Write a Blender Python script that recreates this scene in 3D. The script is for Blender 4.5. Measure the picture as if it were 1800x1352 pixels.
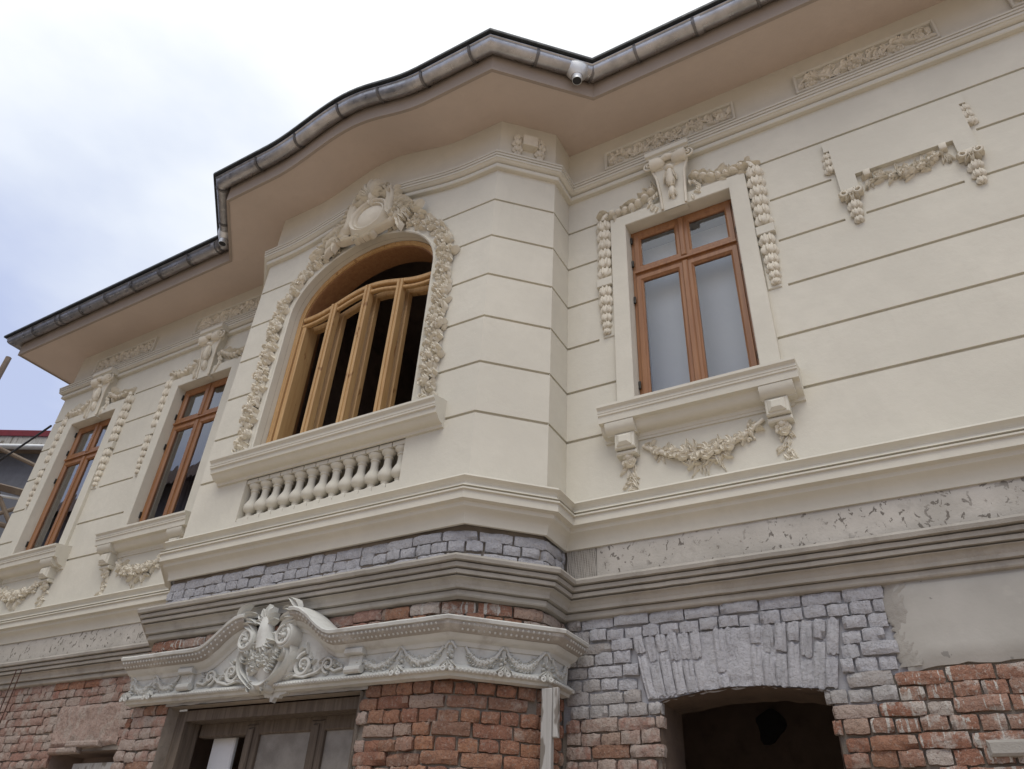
import bpy, math, random
from mathutils import Vector, Matrix, noise
R = math.radians
random.seed(7)
scene = bpy.context.scene
for o in list(bpy.data.objects): bpy.data.objects.remove(o)
COL = scene.collection

# ------------------------------------------------------------------ camera
cam_d = bpy.data.cameras.new('camera'); cam = bpy.data.objects.new('camera', cam_d); COL.objects.link(cam)
cam_d.sensor_width = 36; cam_d.lens = 36 * 1307.28 / 1800; cam_d.clip_start = .05; cam_d.clip_end = 2000
YAW, PITCH, ROLL = R(-31.4438), R(34.7876), R(-3.5029)
fwd = Vector((math.sin(YAW)*math.cos(PITCH), math.cos(YAW)*math.cos(PITCH), math.sin(PITCH)))
rt = Vector((math.cos(YAW), -math.sin(YAW), 0)); dn = fwd.cross(rt)
r2 = rt*math.cos(ROLL) + dn*math.sin(ROLL); d2 = -rt*math.sin(ROLL) + dn*math.cos(ROLL)
m = Matrix((r2, -d2, -fwd)).transposed().to_4x4(); m.translation = Vector((0, -4.6, 1.6))
cam.matrix_world = m
scene.camera = cam

# ------------------------------------------------------------------ light
SUN_EL, SUN_AZ = R(58), R(158)          # azimuth measured from +Y towards +X
w = bpy.data.worlds.new('World'); scene.world = w; w.use_nodes = True
nt = w.node_tree; N = nt.nodes; L = nt.links; N.clear()
out = N.new('ShaderNodeOutputWorld'); bg = N.new('ShaderNodeBackground'); L.new(bg.outputs[0], out.inputs[0])
sky = N.new('ShaderNodeTexSky'); sky.sky_type = 'NISHITA'; sky.sun_disc = False
sky.sun_elevation = SUN_EL; sky.sun_rotation = SUN_AZ; sky.air_density = 1.0; sky.dust_density = 2.0
tc = N.new('ShaderNodeTexCoord'); sep = N.new('ShaderNodeSeparateXYZ'); L.new(tc.outputs['Generated'], sep.inputs[0])
mp = N.new('ShaderNodeMapping'); mp.inputs['Scale'].default_value = (1.6, 1.6, 3.2); L.new(tc.outputs['Generated'], mp.inputs[0])
n1 = N.new('ShaderNodeTexNoise'); n1.inputs['Scale'].default_value = 1.7; n1.inputs['Detail'].default_value = 5; n1.inputs['Roughness'].default_value = .5
L.new(mp.outputs[0], n1.inputs['Vector'])
ma = N.new('ShaderNodeMath'); ma.operation = 'MULTIPLY_ADD'; ma.inputs[1].default_value = .55; ma.inputs[2].default_value = -.275
L.new(n1.outputs[0], ma.inputs[0])
ad = N.new('ShaderNodeMath'); ad.operation = 'ADD'; L.new(ma.outputs[0], ad.inputs[0]); L.new(sep.outputs[2], ad.inputs[1])
ramp = N.new('ShaderNodeValToRGB'); cr = ramp.color_ramp
cr.elements[0].position = .0; cr.elements[0].color = (6.0, 6.6, 8.6, 1)
cr.elements[1].position = .78; cr.elements[1].color = (13.0, 13.2, 13.4, 1)
e = cr.elements.new(.42); e.color = (6.2, 7.1, 9.9, 1)
e = cr.elements.new(.60); e.color = (9.6, 10.3, 11.6, 1)
L.new(ad.outputs[0], ramp.inputs[0])
mx = N.new('ShaderNodeMix'); mx.data_type = 'RGBA'; mx.inputs[0].default_value = .93
L.new(sky.outputs[0], mx.inputs[6]); L.new(ramp.outputs[0], mx.inputs[7]); L.new(mx.outputs[2], bg.inputs[0])
bg.inputs[1].default_value = .09
sd = bpy.data.lights.new('sun', 'SUN'); sd.energy = 1.4; sd.angle = R(35); sd.color = (1, .96, .9)
sun = bpy.data.objects.new('sun', sd); COL.objects.link(sun)
sdir = Vector((math.sin(SUN_AZ)*math.cos(SUN_EL), math.cos(SUN_AZ)*math.cos(SUN_EL), math.sin(SUN_EL)))
sun.rotation_euler = sdir.to_track_quat('Z', 'Y').to_euler()
vs = scene.view_settings; vs.view_transform = 'Standard'; vs.look = 'None'; vs.exposure = 0; vs.gamma = 1; vs.use_curve_mapping = False
scene.render.engine = 'CYCLES'
scene.render.resolution_x = 1024; scene.render.resolution_y = 769

# ------------------------------------------------------------------ materials
class NT:
    def __init__(s, name):
        s.m = bpy.data.materials.new(name); s.m.use_nodes = True; s.t = s.m.node_tree
        s.b = s.t.nodes['Principled BSDF']
        g = s.t.nodes.new('ShaderNodeNewGeometry'); s.pos = g.outputs['Position']; s.isl = g.outputs['Random Per Island']
        s.orand = s.t.nodes.new('ShaderNodeObjectInfo').outputs['Random']
    def link(s, a, b): s.t.links.new(a, b)
    def set(s, sock, v):
        if hasattr(v, 'links') or isinstance(v, bpy.types.NodeSocket): s.link(v, sock)
        else: sock.default_value = v
    def mapping(s, sc):
        n = s.t.nodes.new('ShaderNodeMapping'); n.inputs['Scale'].default_value = sc; s.link(s.pos, n.inputs[0]); return n.outputs[0]
    def noise(s, scale, detail=4, rough=.55, vec=None, dist=0):
        n = s.t.nodes.new('ShaderNodeTexNoise'); n.inputs['Scale'].default_value = scale; n.inputs['Detail'].default_value = detail
        n.inputs['Roughness'].default_value = rough; n.inputs['Distortion'].default_value = dist
        s.link(vec or s.pos, n.inputs['Vector']); return n.outputs[0]
    def step(s, v, a, b, lo=0., hi=1.):
        n = s.t.nodes.new('ShaderNodeMapRange'); n.interpolation_type = 'SMOOTHSTEP'
        s.link(v, n.inputs[0]); n.inputs[1].default_value = a; n.inputs[2].default_value = b; n.inputs[3].default_value = lo; n.inputs[4].default_value = hi
        return n.outputs[0]
    def math(s, op, a, b=0.):
        n = s.t.nodes.new('ShaderNodeMath'); n.operation = op; s.set(n.inputs[0], a); s.set(n.inputs[1], b); return n.outputs[0]
    def mix(s, f, a, b, mode='MIX'):
        n = s.t.nodes.new('ShaderNodeMix'); n.data_type = 'RGBA'; n.blend_type = mode
        s.set(n.inputs[0], f); s.set(n.inputs[6], a if not isinstance(a, tuple) else (*a, 1)); s.set(n.inputs[7], b if not isinstance(b, tuple) else (*b, 1)); return n.outputs[2]
    def ramp(s, v, stops):
        n = s.t.nodes.new('ShaderNodeValToRGB'); c = n.color_ramp; c.interpolation = 'LINEAR'
        while len(c.elements) < len(stops): c.elements.new(.5)
        for el, (p, col) in zip(c.elements, stops): el.position = p; el.color = (*col, 1)
        s.link(v, n.inputs[0]); return n.outputs[0]
    def col(s, c): s.set(s.b.inputs['Base Color'], c if not isinstance(c, tuple) else (*c, 1))
    def rough(s, r): s.set(s.b.inputs['Roughness'], r)
    def bump(s, pairs):
        prev = None
        for h, st, di in pairs:
            n = s.t.nodes.new('ShaderNodeBump'); n.inputs['Strength'].default_value = st; n.inputs['Distance'].default_value = di
            s.link(h, n.inputs['Height'])
            if prev: s.link(prev, n.inputs['Normal'])
            prev = n.outputs[0]
        s.link(prev, s.b.inputs['Normal'])
def sc(c, k): return tuple(x*k for x in c)

def m_stucco(name, c, blot=.07, dirt=None, dirt_amt=0, fine=.25):
    t = NT(name)
    big = t.noise(1.1, 5); mid = t.noise(9, 4)
    k = t.mix(t.step(big, .3, .7), sc(c, 1-blot), sc(c, 1+blot*.6))
    k = t.mix(t.step(mid, .35, .75, 0, .5), k, sc(c, 1-blot*1.1))
    streak = t.noise(3.2, 5, .6, t.mapping((2.2, 2.2, .35)))
    k = t.mix(t.step(streak, .56, .78, 0, .28), k, sc(c, .82))
    if dirt:
        k = t.mix(t.step(t.noise(5, 6, .65), .5, .68, 0, dirt_amt), k, dirt)
    t.col(k); t.rough(.85)
    t.bump([(big, .3, .06), (t.noise(120, 3), fine, .003), (mid, .28, .012), (t.noise(28, 3), fine*.6, .004)]); return t.m
CREAM = (.625, .59, .497)
M = {}
M['cream'] = m_stucco('cream_stucco', CREAM)
M['orn'] = m_stucco('cream_plaster_ornament', (.70, .645, .53), .1, (.50, .44, .35), .35, .35)
M['soffit'] = m_stucco('soffit_paint', (.60, .50, .425), .05)
M['fascia'] = m_stucco('fascia_brown', (.345, .285, .235), .06)  # darker and browner than the soffit
M['hood'] = m_stucco('weathered_white_plaster', (.56, .555, .51), .14, (.33, .30, .26), .55, .5)
M['hooddark'] = m_stucco('stained_plaster_moulding', (.36, .33, .29), .2, (.62, .6, .55), .5, .6)
M['darkcor'] = m_stucco('bare_cement_moulding', (.385, .355, .305), .18, (.24, .215, .18), .5, .7)

def m_band():
    t = NT('chipped_plaster'); big = t.noise(2.2, 6)
    k = t.mix(t.step(big, .3, .7), (.40, .37, .32), (.53, .49, .43))
    k = t.mix(t.step(t.noise(10, 6, .7), .52, .72, 0, .5), k, (.33, .30, .26))
    chip = t.math('MULTIPLY', t.step(t.noise(17, 5, .6, t.mapping((1.3, 1, 1)), .6), .585, .60), t.step(t.noise(3.1, 3), .36, .52))
    k = t.mix(chip, k, (.17, .15, .125))
    k = t.mix(t.step(t.noise(34, 4, .6, None, .4), .66, .69, 0, .6), k, (.2, .17, .14))
    t.col(k); t.rough(.9); t.bump([(chip, -1.0, .02), (t.noise(60, 4), .5, .006)]); return t.m
M['band'] = m_band()
def m_patch():
    t = NT('smooth_grey_plaster'); big = t.noise(1.6, 5)
    k = t.mix(t.step(big, .35, .65), (.36, .34, .30), (.43, .405, .36))
    k = t.mix(t.step(t.noise(7, 5, .6), .6, .75, 0, .35), k, (.48, .45, .40))
    k = t.mix(t.step(t.noise(13, 3, .5, None, .5), .72, .74, 0, .7), k, (.2, .19, .17))
    t.col(k); t.rough(.88); t.bump([(t.noise(45, 4), .3, .004)]); return t.m
M['patch'] = m_patch()
M['render'] = m_stucco('wet_cement_edge', (.34, .315, .275), .2, (.44, .41, .36), .6, .9)

def m_brick(name, tones, wash, wash_thr, wash_amt, drips=False, rough=.9, dk=.62):
    t = NT(name)
    r = t.math('FRACT', t.math('ADD', t.orand, t.isl))
    k = t.ramp(r, [(i/(len(tones)-1), c) for i, c in enumerate(tones)])
    k = t.mix(t.step(t.noise(22, 5, .65), .35, .7, 0, .55), k, sc(tones[0], dk))
    k = t.mix(t.step(t.noise(55, 4, .75), .52, .66, 0, .55), k, sc(wash, .95))
    n = t.noise(4.5, 6, .62); f = t.step(n, wash_thr, wash_thr+.1, 0, wash_amt)
    r2_ = t.math('FRACT', t.math('MULTIPLY', r, 7.31))
    f = t.math('MAXIMUM', f, t.step(r2_, .78, .86, 0, wash_amt*.9))
    k = t.mix(f, k, wash)
    if drips:
        d = t.noise(11, 2, .5, t.mapping((3.4, 3.4, .22)))
        k = t.mix(t.step(d, .585, .61), k, (.56, .52, .46))
    k = t.mix(t.step(t.noise(75, 4, .7), .54, .66, 0, .65), k, sc(tones[0], dk*.75))
    t.col(k); t.rough(rough)
    t.bump([(t.noise(13, 6, .7, None, .4), .9, .03), (t.noise(38, 5, .7), 1.0, .016), (t.noise(120, 3, .7), .7, .006)]); return t.m
M['b_red'] = m_brick('worn_red_brick', [(.29, .135, .085), (.37, .175, .10), (.31, .185, .125), (.41, .20, .11), (.26, .15, .10)], (.44, .36, .295), .56, .6)
M['b_pink'] = m_brick('mortar_washed_brick', [(.35, .20, .15), (.42, .275, .22), (.43, .315, .255), (.38, .18, .13)], (.46, .395, .335), .46, .7)
M['b_drip'] = m_brick('lime_streaked_brick', [(.34, .16, .10), (.39, .205, .135), (.35, .23, .17)], (.54, .495, .435), .52, .85, True)
M['b_grey'] = m_brick('grey_primed_brick', [(.47, .462, .475), (.52, .512, .525), (.50, .49, .50), (.45, .445, .45)], (.56, .55, .555), .5, .5, dk=.8)
M['b_greyp'] = m_brick('thinly_primed_brick', [(.43, .405, .38), (.47, .445, .42), (.40, .355, .32)], (.52, .495, .475), .5, .6, dk=.75)
M['mortar'] = m_stucco('lime_mortar', (.31, .265, .215), .3, (.17, .14, .11), .75, 1.6)
M['dirt'] = m_stucco('dirty_reveal_and_recess_shade', (.15, .105, .075), .35, (.07, .05, .037), .7, 1.8)  # dirty reveal bricks; also painted shade behind the balusters
M['mortar_g'] = m_stucco('grey_primed_mortar', (.40, .395, .405), .12, (.27, .26, .26), .35, 1.2)

def m_wood(name, c1, c2, dark, scale=(30, 30, 2.0), rough=.5, knots=.72):
    t = NT(name); v = t.mapping(scale)
    g = t.noise(1.0, 5, .6, v, .6)
    k = t.mix(t.step(g, .3, .7), c1, c2)
    k = t.mix(t.step(t.noise(2.2, 4, .6, v, .3), .6, .75, 0, .5), k, dark)
    k = t.mix(t.step(t.noise(6, 2, .5, t.mapping((2, 2, .8))), knots, knots+.06, 0, .8), k, dark)
    t.col(k); t.rough(rough); t.bump([(g, .25, .003)]); return t.m
M['oak'] = m_wood('stained_window_wood', (.235, .10, .038), (.30, .14, .056), (.12, .05, .02), rough=.42, knots=.8)
M['pine'] = m_wood('raw_pine', (.43, .25, .10), (.52, .33, .145), (.24, .11, .035), rough=.6, knots=.66)
M['lining'] = m_wood('shaded_reddish_lining', (.22, .10, .04), (.28, .14, .058), (.12, .05, .02), rough=.6)  # reddish wood darkened in colour for the shade inside the arch
M['oldwood'] = m_wood('weathered_grey_wood', (.085, .064, .047), (.15, .118, .088), (.04, .03, .022), rough=.85)
M['board'] = m_wood('peeling_painted_board', (.30, .285, .26), (.44, .425, .395), (.13, .105, .08), rough=.9, knots=.55)
M['scafwood'] = m_wood('scaffold_timber', (.16, .12, .09), (.24, .19, .14), (.08, .06, .05), (3, 3, 3), .85)

def m_metal(name, c, rough=.38, metal=.9, var=.25):
    t = NT(name); n = t.noise(6, 5, .6)
    t.col(t.mix(t.step(n, .3, .7), sc(c, 1-var), sc(c, 1+var*.4))); t.b.inputs['Metallic'].default_value = metal
    t.rough(t.step(t.noise(14, 4), .3, .7, rough-.08, rough+.12)); t.bump([(t.noise(5, 2), .12, .01)]); return t.m
M['zinc'] = m_metal('zinc_sheet', (.47, .46, .455), .34)
M['strap'] = m_metal('dull_strap', (.20, .19, .185), .55, .7)
M['zincnew'] = m_metal('bright_galvanised_sheet', (.72, .73, .72), .42, .55, .1)
M['roofedge'] = m_metal('dark_roof_sheet', (.018, .022, .026), .5, .1)
M['redroof'] = m_metal('red_roof_sheet', (.17, .012, .02), .5, .1, .15)
M['oproof'] = m_stucco('brown_tiled_roof', (.10, .055, .042), .3, (.05, .03, .025), .5)
M['rust'] = m_metal('rusty_steel', (.10, .05, .035), .75, .3)
M['black'] = m_metal('black_cable_and_hole_shade', (.02, .02, .022), .6, 0)  # cable; also the painted darkness of the wall hole and outlet
M['hinge'] = m_metal('dark_hinge', (.04, .035, .03), .5, .6)
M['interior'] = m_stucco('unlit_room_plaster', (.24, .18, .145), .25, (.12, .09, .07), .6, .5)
M['whiteboard'] = m_stucco('white_reveal_paint', (.76, .77, .77), .03)
M['shadedreveal'] = m_stucco('shaded_white_reveal', (.42, .44, .46), .04)  # white reveal with its shadow put into a grey base colour
M['blind'] = m_stucco('pale_blue_blind', (.92, .915, .865), .02)
M['nbwall'] = m_stucco('grey_neighbour_render', (.16, .165, .185), .2, (.1, .1, .11), .4)
M['ground'] = m_stucco('dusty_street', (.47, .385, .305), .2, (.36, .29, .23), .5)
M['mesh'] = m_stucco('plaster_lath', (.50, .46, .40), .15)

def m_glass(name, tint, spec=.9, rough=.02, wavy=.0):
    t = NT(name); nn = t.t.nodes; nn.remove(t.b)
    o = nn['Material Output']; tr = nn.new('ShaderNodeBsdfTransparent'); tr.inputs[0].default_value = (*tint, 1)
    gl = nn.new('ShaderNodeBsdfGlossy'); gl.inputs['Roughness'].default_value = rough; gl.inputs[0].default_value = (spec, spec, spec, 1)
    fr = nn.new('ShaderNodeFresnel'); fr.inputs[0].default_value = 1.55
    f2 = t.math('MULTIPLY', fr.outputs[0], 2.6)
    mxs = nn.new('ShaderNodeMixShader'); t.link(f2, mxs.inputs[0]); t.link(tr.outputs[0], mxs.inputs[1]); t.link(gl.outputs[0], mxs.inputs[2]); t.link(mxs.outputs[0], o.inputs[0])
    if wavy:
        b = nn.new('ShaderNodeBump'); b.inputs['Strength'].default_value = wavy; b.inputs['Distance'].default_value = .02
        t.link(t.noise(3.5, 2), b.inputs['Height']); t.link(b.outputs[0], gl.inputs['Normal'])
    return t.m
M['glass'] = m_glass('window_glass', (.93, .95, .96), .9, .015, .06)
def m_frost():
    t = NT('dusty_patterned_glass')
    k = t.mix(t.step(t.noise(6, 6, .65), .3, .7), (.20, .18, .155), (.30, .275, .24)); t.col(k); t.rough(.35)
    t.bump([(t.noise(140, 2), .5, .004)]); return t.m
M['frost'] = m_frost()
def m_curtain():
    t = NT('brown_striped_curtain'); v = t.mapping((26, 26, 1.2)); g = t.noise(1, 5, .6, v, .5)
    t.col(t.mix(t.step(g, .35, .65), (.035, .022, .02), (.16, .10, .085))); t.rough(.8); return t.m
M['curtain'] = m_curtain()

# ------------------------------------------------------------------ mesh builder
class MB:
    def __init__(s): s.v = []; s.f = []; s.mi = []
    def add(s, vs, fs):
        o = len(s.v); s.v += [tuple(p) for p in vs]; s.f += [tuple(i+o for i in f) for f in fs]; return s
    def quad(s, a, b, c, d): return s.add((a, b, c, d), ((0, 1, 2, 3),))
    def box(s, x0, x1, y0, y1, z0, z1):
        return s.add([(x, y, z) for z in (z0, z1) for y in (y0, y1) for x in (x0, x1)],
                     [(0, 2, 3, 1), (4, 5, 7, 6), (0, 1, 5, 4), (2, 6, 7, 3), (0, 4, 6, 2), (1, 3, 7, 5)])
    def bbox(s, x0, x1, y0, y1, z0, z1, b=.006):     # front-bevelled box, front at y0
        r = lambda i, y: [(x0+i, y, z0+i), (x1-i, y, z0+i), (x1-i, y, z1-i), (x0+i, y, z1-i)]
        fs = [(0, 3, 2, 1)]
        for k in (0, 4): fs += [(k+i, k+(i+1) % 4, k+4+(i+1) % 4, k+4+i) for i in range(4)]
        fs.append((8, 9, 10, 11)); return s.add(r(0, y1)+r(0, y0+b)+r(b, y0), fs)
    def grid(s, rows, wrap=False):
        n = len(rows[0]); fs = []
        for i in range(len(rows)-1):
            for j in range(n if wrap else n-1):
                j2 = (j+1) % n; fs.append((i*n+j, i*n+j2, (i+1)*n+j2, (i+1)*n+j))
        return s.add([p for r in rows for p in r], fs)
    def prism(s, poly, y0, y1, b=0):                 # poly in (x,z), front y0
        n = len(poly); vs = [(x, y1, z) for x, z in poly]+[(x, y0, z) for x, z in poly]
        return s.add(vs, [tuple(range(n)), tuple(range(2*n-1, n-1, -1))]+[(i, (i+1) % n, n+(i+1) % n, n+i) for i in range(n)])
    def sweep(s, path, prof, dz=None, caps=True, ends=None):
        P = [Vector((p[0], p[1])) for p in path]; ns = []
        for a, b in zip(P, P[1:]):
            d = (b-a).normalized(); ns.append(Vector((d.y, -d.x)))
        ms = [ns[0]]+[(a+b)/(1+a.dot(b)) for a, b in zip(ns, ns[1:])]+[ns[-1]]
        rows = []
        for i, (p, mm) in enumerate(zip(P, ms)):
            h = dz[i] if dz else 0
            rows.append([(p.x+mm.x*o, p.y+mm.y*o, z+h) for o, z in prof])
        s.grid(rows)
        if caps: s.add(rows[0], [tuple(range(len(prof)))]); s.add(rows[-1], [tuple(range(len(prof)))])
        return s
    def tube(s, pts, rad, n=6, cap=True):
        pts = [Vector(p) for p in pts]; rows = []
        if not hasattr(rad, '__len__'): rad = [rad]*len(pts)
        up = Vector((0, -1, 0.13)).normalized()
        for i, p in enumerate(pts):
            t = (pts[min(i+1, len(pts)-1)]-pts[max(i-1, 0)]).normalized()
            a = t.cross(up)
            if a.length < .05: a = t.cross(Vector((1, 0, 0)))
            a.normalize(); b = a.cross(t)
            rows.append([p+(a*math.cos(2*math.pi*k/n)+b*math.sin(2*math.pi*k/n))*rad[i] for k in range(n)])
        s.grid(rows, True)
        if cap: s.add(rows[0], [tuple(range(n))]); s.add(rows[-1], [tuple(range(n))])
        return s
    def dome(s, x, z, rx, rz, h, y0=0., ang=0., nu=8, nv=3):
        ca, sa = math.cos(ang), math.sin(ang); rows = []
        for j in range(nv+1):
            ph = (math.pi/2)*j/nv*.98; cr_, sr = math.cos(ph), math.sin(ph)
            rows.append([(x+ca*rx*cr_*math.cos(t)-sa*rz*cr_*math.sin(t), y0-h*sr, z+sa*rx*cr_*math.cos(t)+ca*rz*cr_*math.sin(t)) for t in [2*math.pi*k/nu for k in range(nu)]])
        s.grid(rows, True); s.add(rows[-1], [tuple(range(nu))]); return s
    def leaf(s, x, z, ang, ln, wd, h, y0=0., seg=5, bend=0., lobes=2):
        rows = []; px, pz, a = x, z, ang
        for i in range(seg+1):
            t = i/seg; wv = wd*(math.sin(math.pi*min(1, t*.9+.08))**.8)*(1+.22*math.sin(t*math.pi*2*lobes)) if 0 < i < seg else wd*(.25 if i == 0 else .03)
            hh = h*(.35+.65*math.sin(math.pi*(t*.75+.12)))*(1+.35*t)
            ca, sa = math.cos(a), math.sin(a)
            row = []
            for q, k in ((-1, .0), (-.55, 1.), (0, .62), (.55, 1.), (1, .0)):
                row.append((px-sa*wv*q*.5, y0+.006-hh*k, pz+ca*wv*q*.5))
            rows.append(row); px += ca*ln/seg; pz += sa*ln/seg; a += bend/seg
        s.grid(rows); return s
    def flower(s, x, z, r, h, n=5, y0=0., rot=0.):
        for k in range(n):
            a = rot+2*math.pi*k/n
            s.leaf(x+math.cos(a)*r*.12, z+math.sin(a)*r*.12, a, r*.95, r*1.05, h*.75, y0, 3, 0, 0)
        s.dome(x, z, r*.32, r*.32, h*1.15, y0, 0, 6, 2); return s
    def strap(s, pts, wd, h, y0):                    # carved band with two ridges; pts in (x,z)
        n = len(pts); rows = []
        if not hasattr(wd, '__len__'): wd = [wd]*n
        for i in range(n):
            a, b = pts[max(i-1, 0)], pts[min(i+1, n-1)]; dx, dz = b[0]-a[0], b[1]-a[1]; l = math.hypot(dx, dz) or 1
            nx, nz = -dz/l, dx/l; w_ = wd[i]/2; hh = h[i] if hasattr(h, '__len__') else h
            rows.append([(pts[i][0]+nx*w_*q, y0+.004-hh*k, pts[i][1]+nz*w_*q) for q, k in ((-1, 0), (-.92, .7), (-.62, 1), (-.2, .55), (.2, .5), (.62, .95), (.92, .7), (1, 0))])
        s.grid(rows); s.add(rows[0], [tuple(range(8))]); s.add(rows[-1], [tuple(range(8))]); return s
    def tf(s, fn): s.v = [fn(*p) for p in s.v]; return s
    def mesh(s, name, mats, smooth=40):
        me = bpy.data.meshes.new(name); me.from_pydata(s.v, [], s.f)
        for mt in (mats if isinstance(mats, (list, tuple)) else [mats]): me.materials.append(M[mt] if isinstance(mt, str) else mt)
        if smooth: me.shade_smooth(); me.set_sharp_from_angle(angle=R(smooth))
        return me
def lathe(prof, n=14):
    mb = MB(); mb.grid([[(r*math.cos(2*math.pi*k/n), r*math.sin(2*math.pi*k/n), z) for k in range(n)] for r, z in prof], True)
    mb.add([mb.v[i] for i in range(n)], [tuple(range(n))]); mb.add(mb.v[-2*n:-n], [tuple(range(n))]); return mb

def obj(name, mb, mat, parent=None, loc=(0, 0, 0), rz=0., scale=None, smooth=40, label=None, kind=None):
    me = mb if isinstance(mb, bpy.types.Mesh) else mb.mesh(name, mat, smooth)
    o = bpy.data.objects.new(name, me); COL.objects.link(o); o.parent = parent; o.location = loc; o.rotation_euler = (0, 0, rz)
    if scale: o.scale = scale
    if label: o['label'] = label
    if kind: o['kind'] = kind
    return o
def empty(name, label, cat, loc=(0, 0, 0), parent=None):
    o = bpy.data.objects.new(name, None); COL.objects.link(o); o.location = loc; o.parent = parent
    if label: o['label'] = label
    if cat: o['category'] = cat
    return o
def copy_part(o, parent, dx):
    c = o.copy(); COL.objects.link(c); c.parent = parent; c.location = (o.location.x+dx, o.location.y, o.location.z)
    for ch in o.children:
        k = ch.copy(); COL.objects.link(k); k.parent = c
    return c

# ------------------------------------------------------------------ ground
g = MB(); g.grid([[(x, y, 0) for x in (-600, -60, -20, 0, 20, 60, 600)] for y in (-600, -60, -20, 0, 20, 60, 600)])
o = obj('ground', g, 'ground'); o['kind'] = 'structure'; o['label'] = 'dusty brown street ground in front of the villa'

HOUSE = empty('house', 'cream stucco villa with arched bay window over a half-stripped brick ground floor', 'house')
BC = -4.185                                   # centre line of the bay
XL, XR = -10.55, 6.0
A_, B_ = 1.4985, 1.915                        # half widths: bay front, bay at the wall
YF, YB = -.715, -.315
LB, LA, RA, RB = BC-B_, BC-A_, BC+A_, BC+B_
PATH = [(XL, 6), (XL, 0), (LB, 0), (LB, YB), (LA, YF), (RA, YF), (RB, YB), (RB, 0), (XR, 0)]
def bump_dz(x, hgt, half): 
    u = abs(x-BC)/half
    return hgt*.5*(1+math.cos(math.pi*u)) if u < 1 else 0.
def arched(path, hgt, half, n=28):
    pts = []; 
    for a, b in zip(path, path[1:]):
        pts.append(a)
        if abs(a[1]-b[1]) < 1e-6 and a[0] < BC < b[0]:
            for k in range(1, n):
                pts.append((a[0]+(b[0]-a[0])*k/n, a[1]))
    pts.append(path[-1])
    return pts, [bump_dz(p[0], hgt, half) if p[1] < YF+.01 else 0 for p in pts]

# ------------------------------------------------------------------ upper walls
GZ = [6.965, 6.492, 6.022, 5.553, 5.084, 4.615]
Z0, ZS, ZT = 3.72, 7.45, 8.14
def wall_panel(mb, P0, P1, z0, z1, holes=(), grooves=(), gw=.024, gd=.022, mL=0., mR=0.):
    P0 = Vector(P0); P1 = Vector(P1); Ln = (P1-P0).length; t = (P1-P0)/Ln; n = Vector((t.y, -t.x))
    ss = {0., Ln}; zs = {z0, z1}
    for a, b, c, d in holes: ss |= {a, b}; zs |= {c, d}
    for a, b, z in grooves: ss |= {max(0., a), min(Ln, b)}; zs |= {z-gw/2, z+gw/2}
    ss = sorted(x for x in ss if -1e-9 <= x <= Ln+1e-9); zs = sorted(x for x in zs if z0-1e-9 <= x <= z1+1e-9)
    def dep(i, j):
        if not (0 <= i < len(ss)-1 and 0 <= j < len(zs)-1): return None
        sm, zm = (ss[i]+ss[i+1])/2, (zs[j]+zs[j+1])/2
        for a, b, c, d in holes:
            if a < sm < b and c < zm < d: return None
        for a, b, z in grooves:
            if a < sm < b and abs(zm-z) < gw/2: return gd
        return 0.
    def pos(s, d, z):
        s2 = s+(mL*d if s < 1e-6 else 0)-(mR*d if s > Ln-1e-6 else 0)
        p = P0+t*s2-n*d; return (p.x, p.y, z)
    for i in range(len(ss)-1):
        for j in range(len(zs)-1):
            d = dep(i, j)
            if d is None: continue
            a, b, c, e = ss[i], ss[i+1], zs[j], zs[j+1]
            # subtle hand-made waviness is left to the material; faces stay planar
            mb.quad(pos(a, d, c), pos(b, d, c), pos(b, d, e), pos(a, d, e))
            d2_ = dep(i, j+1)
            if d2_ is not None and d2_ != d: mb.quad(pos(a, d, e), pos(b, d, e), pos(b, d2_, e), pos(a, d2_, e))
            d3 = dep(i+1, j)
            if d3 is not None and d3 != d: mb.quad(pos(b, d, c), pos(b, d, e), pos(b, d3, e), pos(b, d3, c))
WIN = [-9.485, -7.28, -1.19]                  # window centre lines
HW, WZ0, WZ1 = .48, 4.80, 6.77
def main_wall(x0, x1, cxs, gaps, mL, mR):
    mb = MB(); holes = [(c-HW-x0, c+HW-x0, WZ0, WZ1) for c in cxs]; gr = []
    for z in GZ:
        segs = [(x0, x1)]
        cut = []
        for c in cxs:
            hw = .80 if z > 6.9 else .78 if z > 5.5 else .63 if z > 4.7 else .70
            if z > 6.9: hw = .74
            cut.append((c-hw, c+hw))
        for ga, gb, gz0, gz1 in gaps:
            if gz0 < z < gz1: cut.append((ga, gb))
        for a, b in cut: segs = [q for s_ in segs for q in ((s_[0], min(s_[1], a)), (max(s_[0], b), s_[1])) if q[1]-q[0] > .02]
        gr += [(a-x0, b-x0, z) for a, b in segs]
    wall_panel(mb, (x0, 0), (x1, 0), Z0, ZT, holes, gr, mL=mL, mR=mR); return mb
T22 = math.tan(R(22.5))
obj('upper_wall', main_wall(XL, LB, WIN[:2], [], 1, -1), 'cream', HOUSE, smooth=0)
obj('upper_wall', main_wall(RB, XR, WIN[2:], [(.075, 1.10, 6.3, 6.9), (.09, .24, 5.93, 6.3), (.90, 1.03, 5.93, 6.3)], -1, 0), 'cream', HOUSE, smooth=0)
mb = MB(); allg = lambda ln: [(0, ln, z) for z in GZ]
wall_panel(mb, (XL, 6), (XL, 0), Z0, ZT, (), allg(6), mR=1); obj('upper_wall', mb, 'cream', HOUSE, smooth=0)
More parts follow.
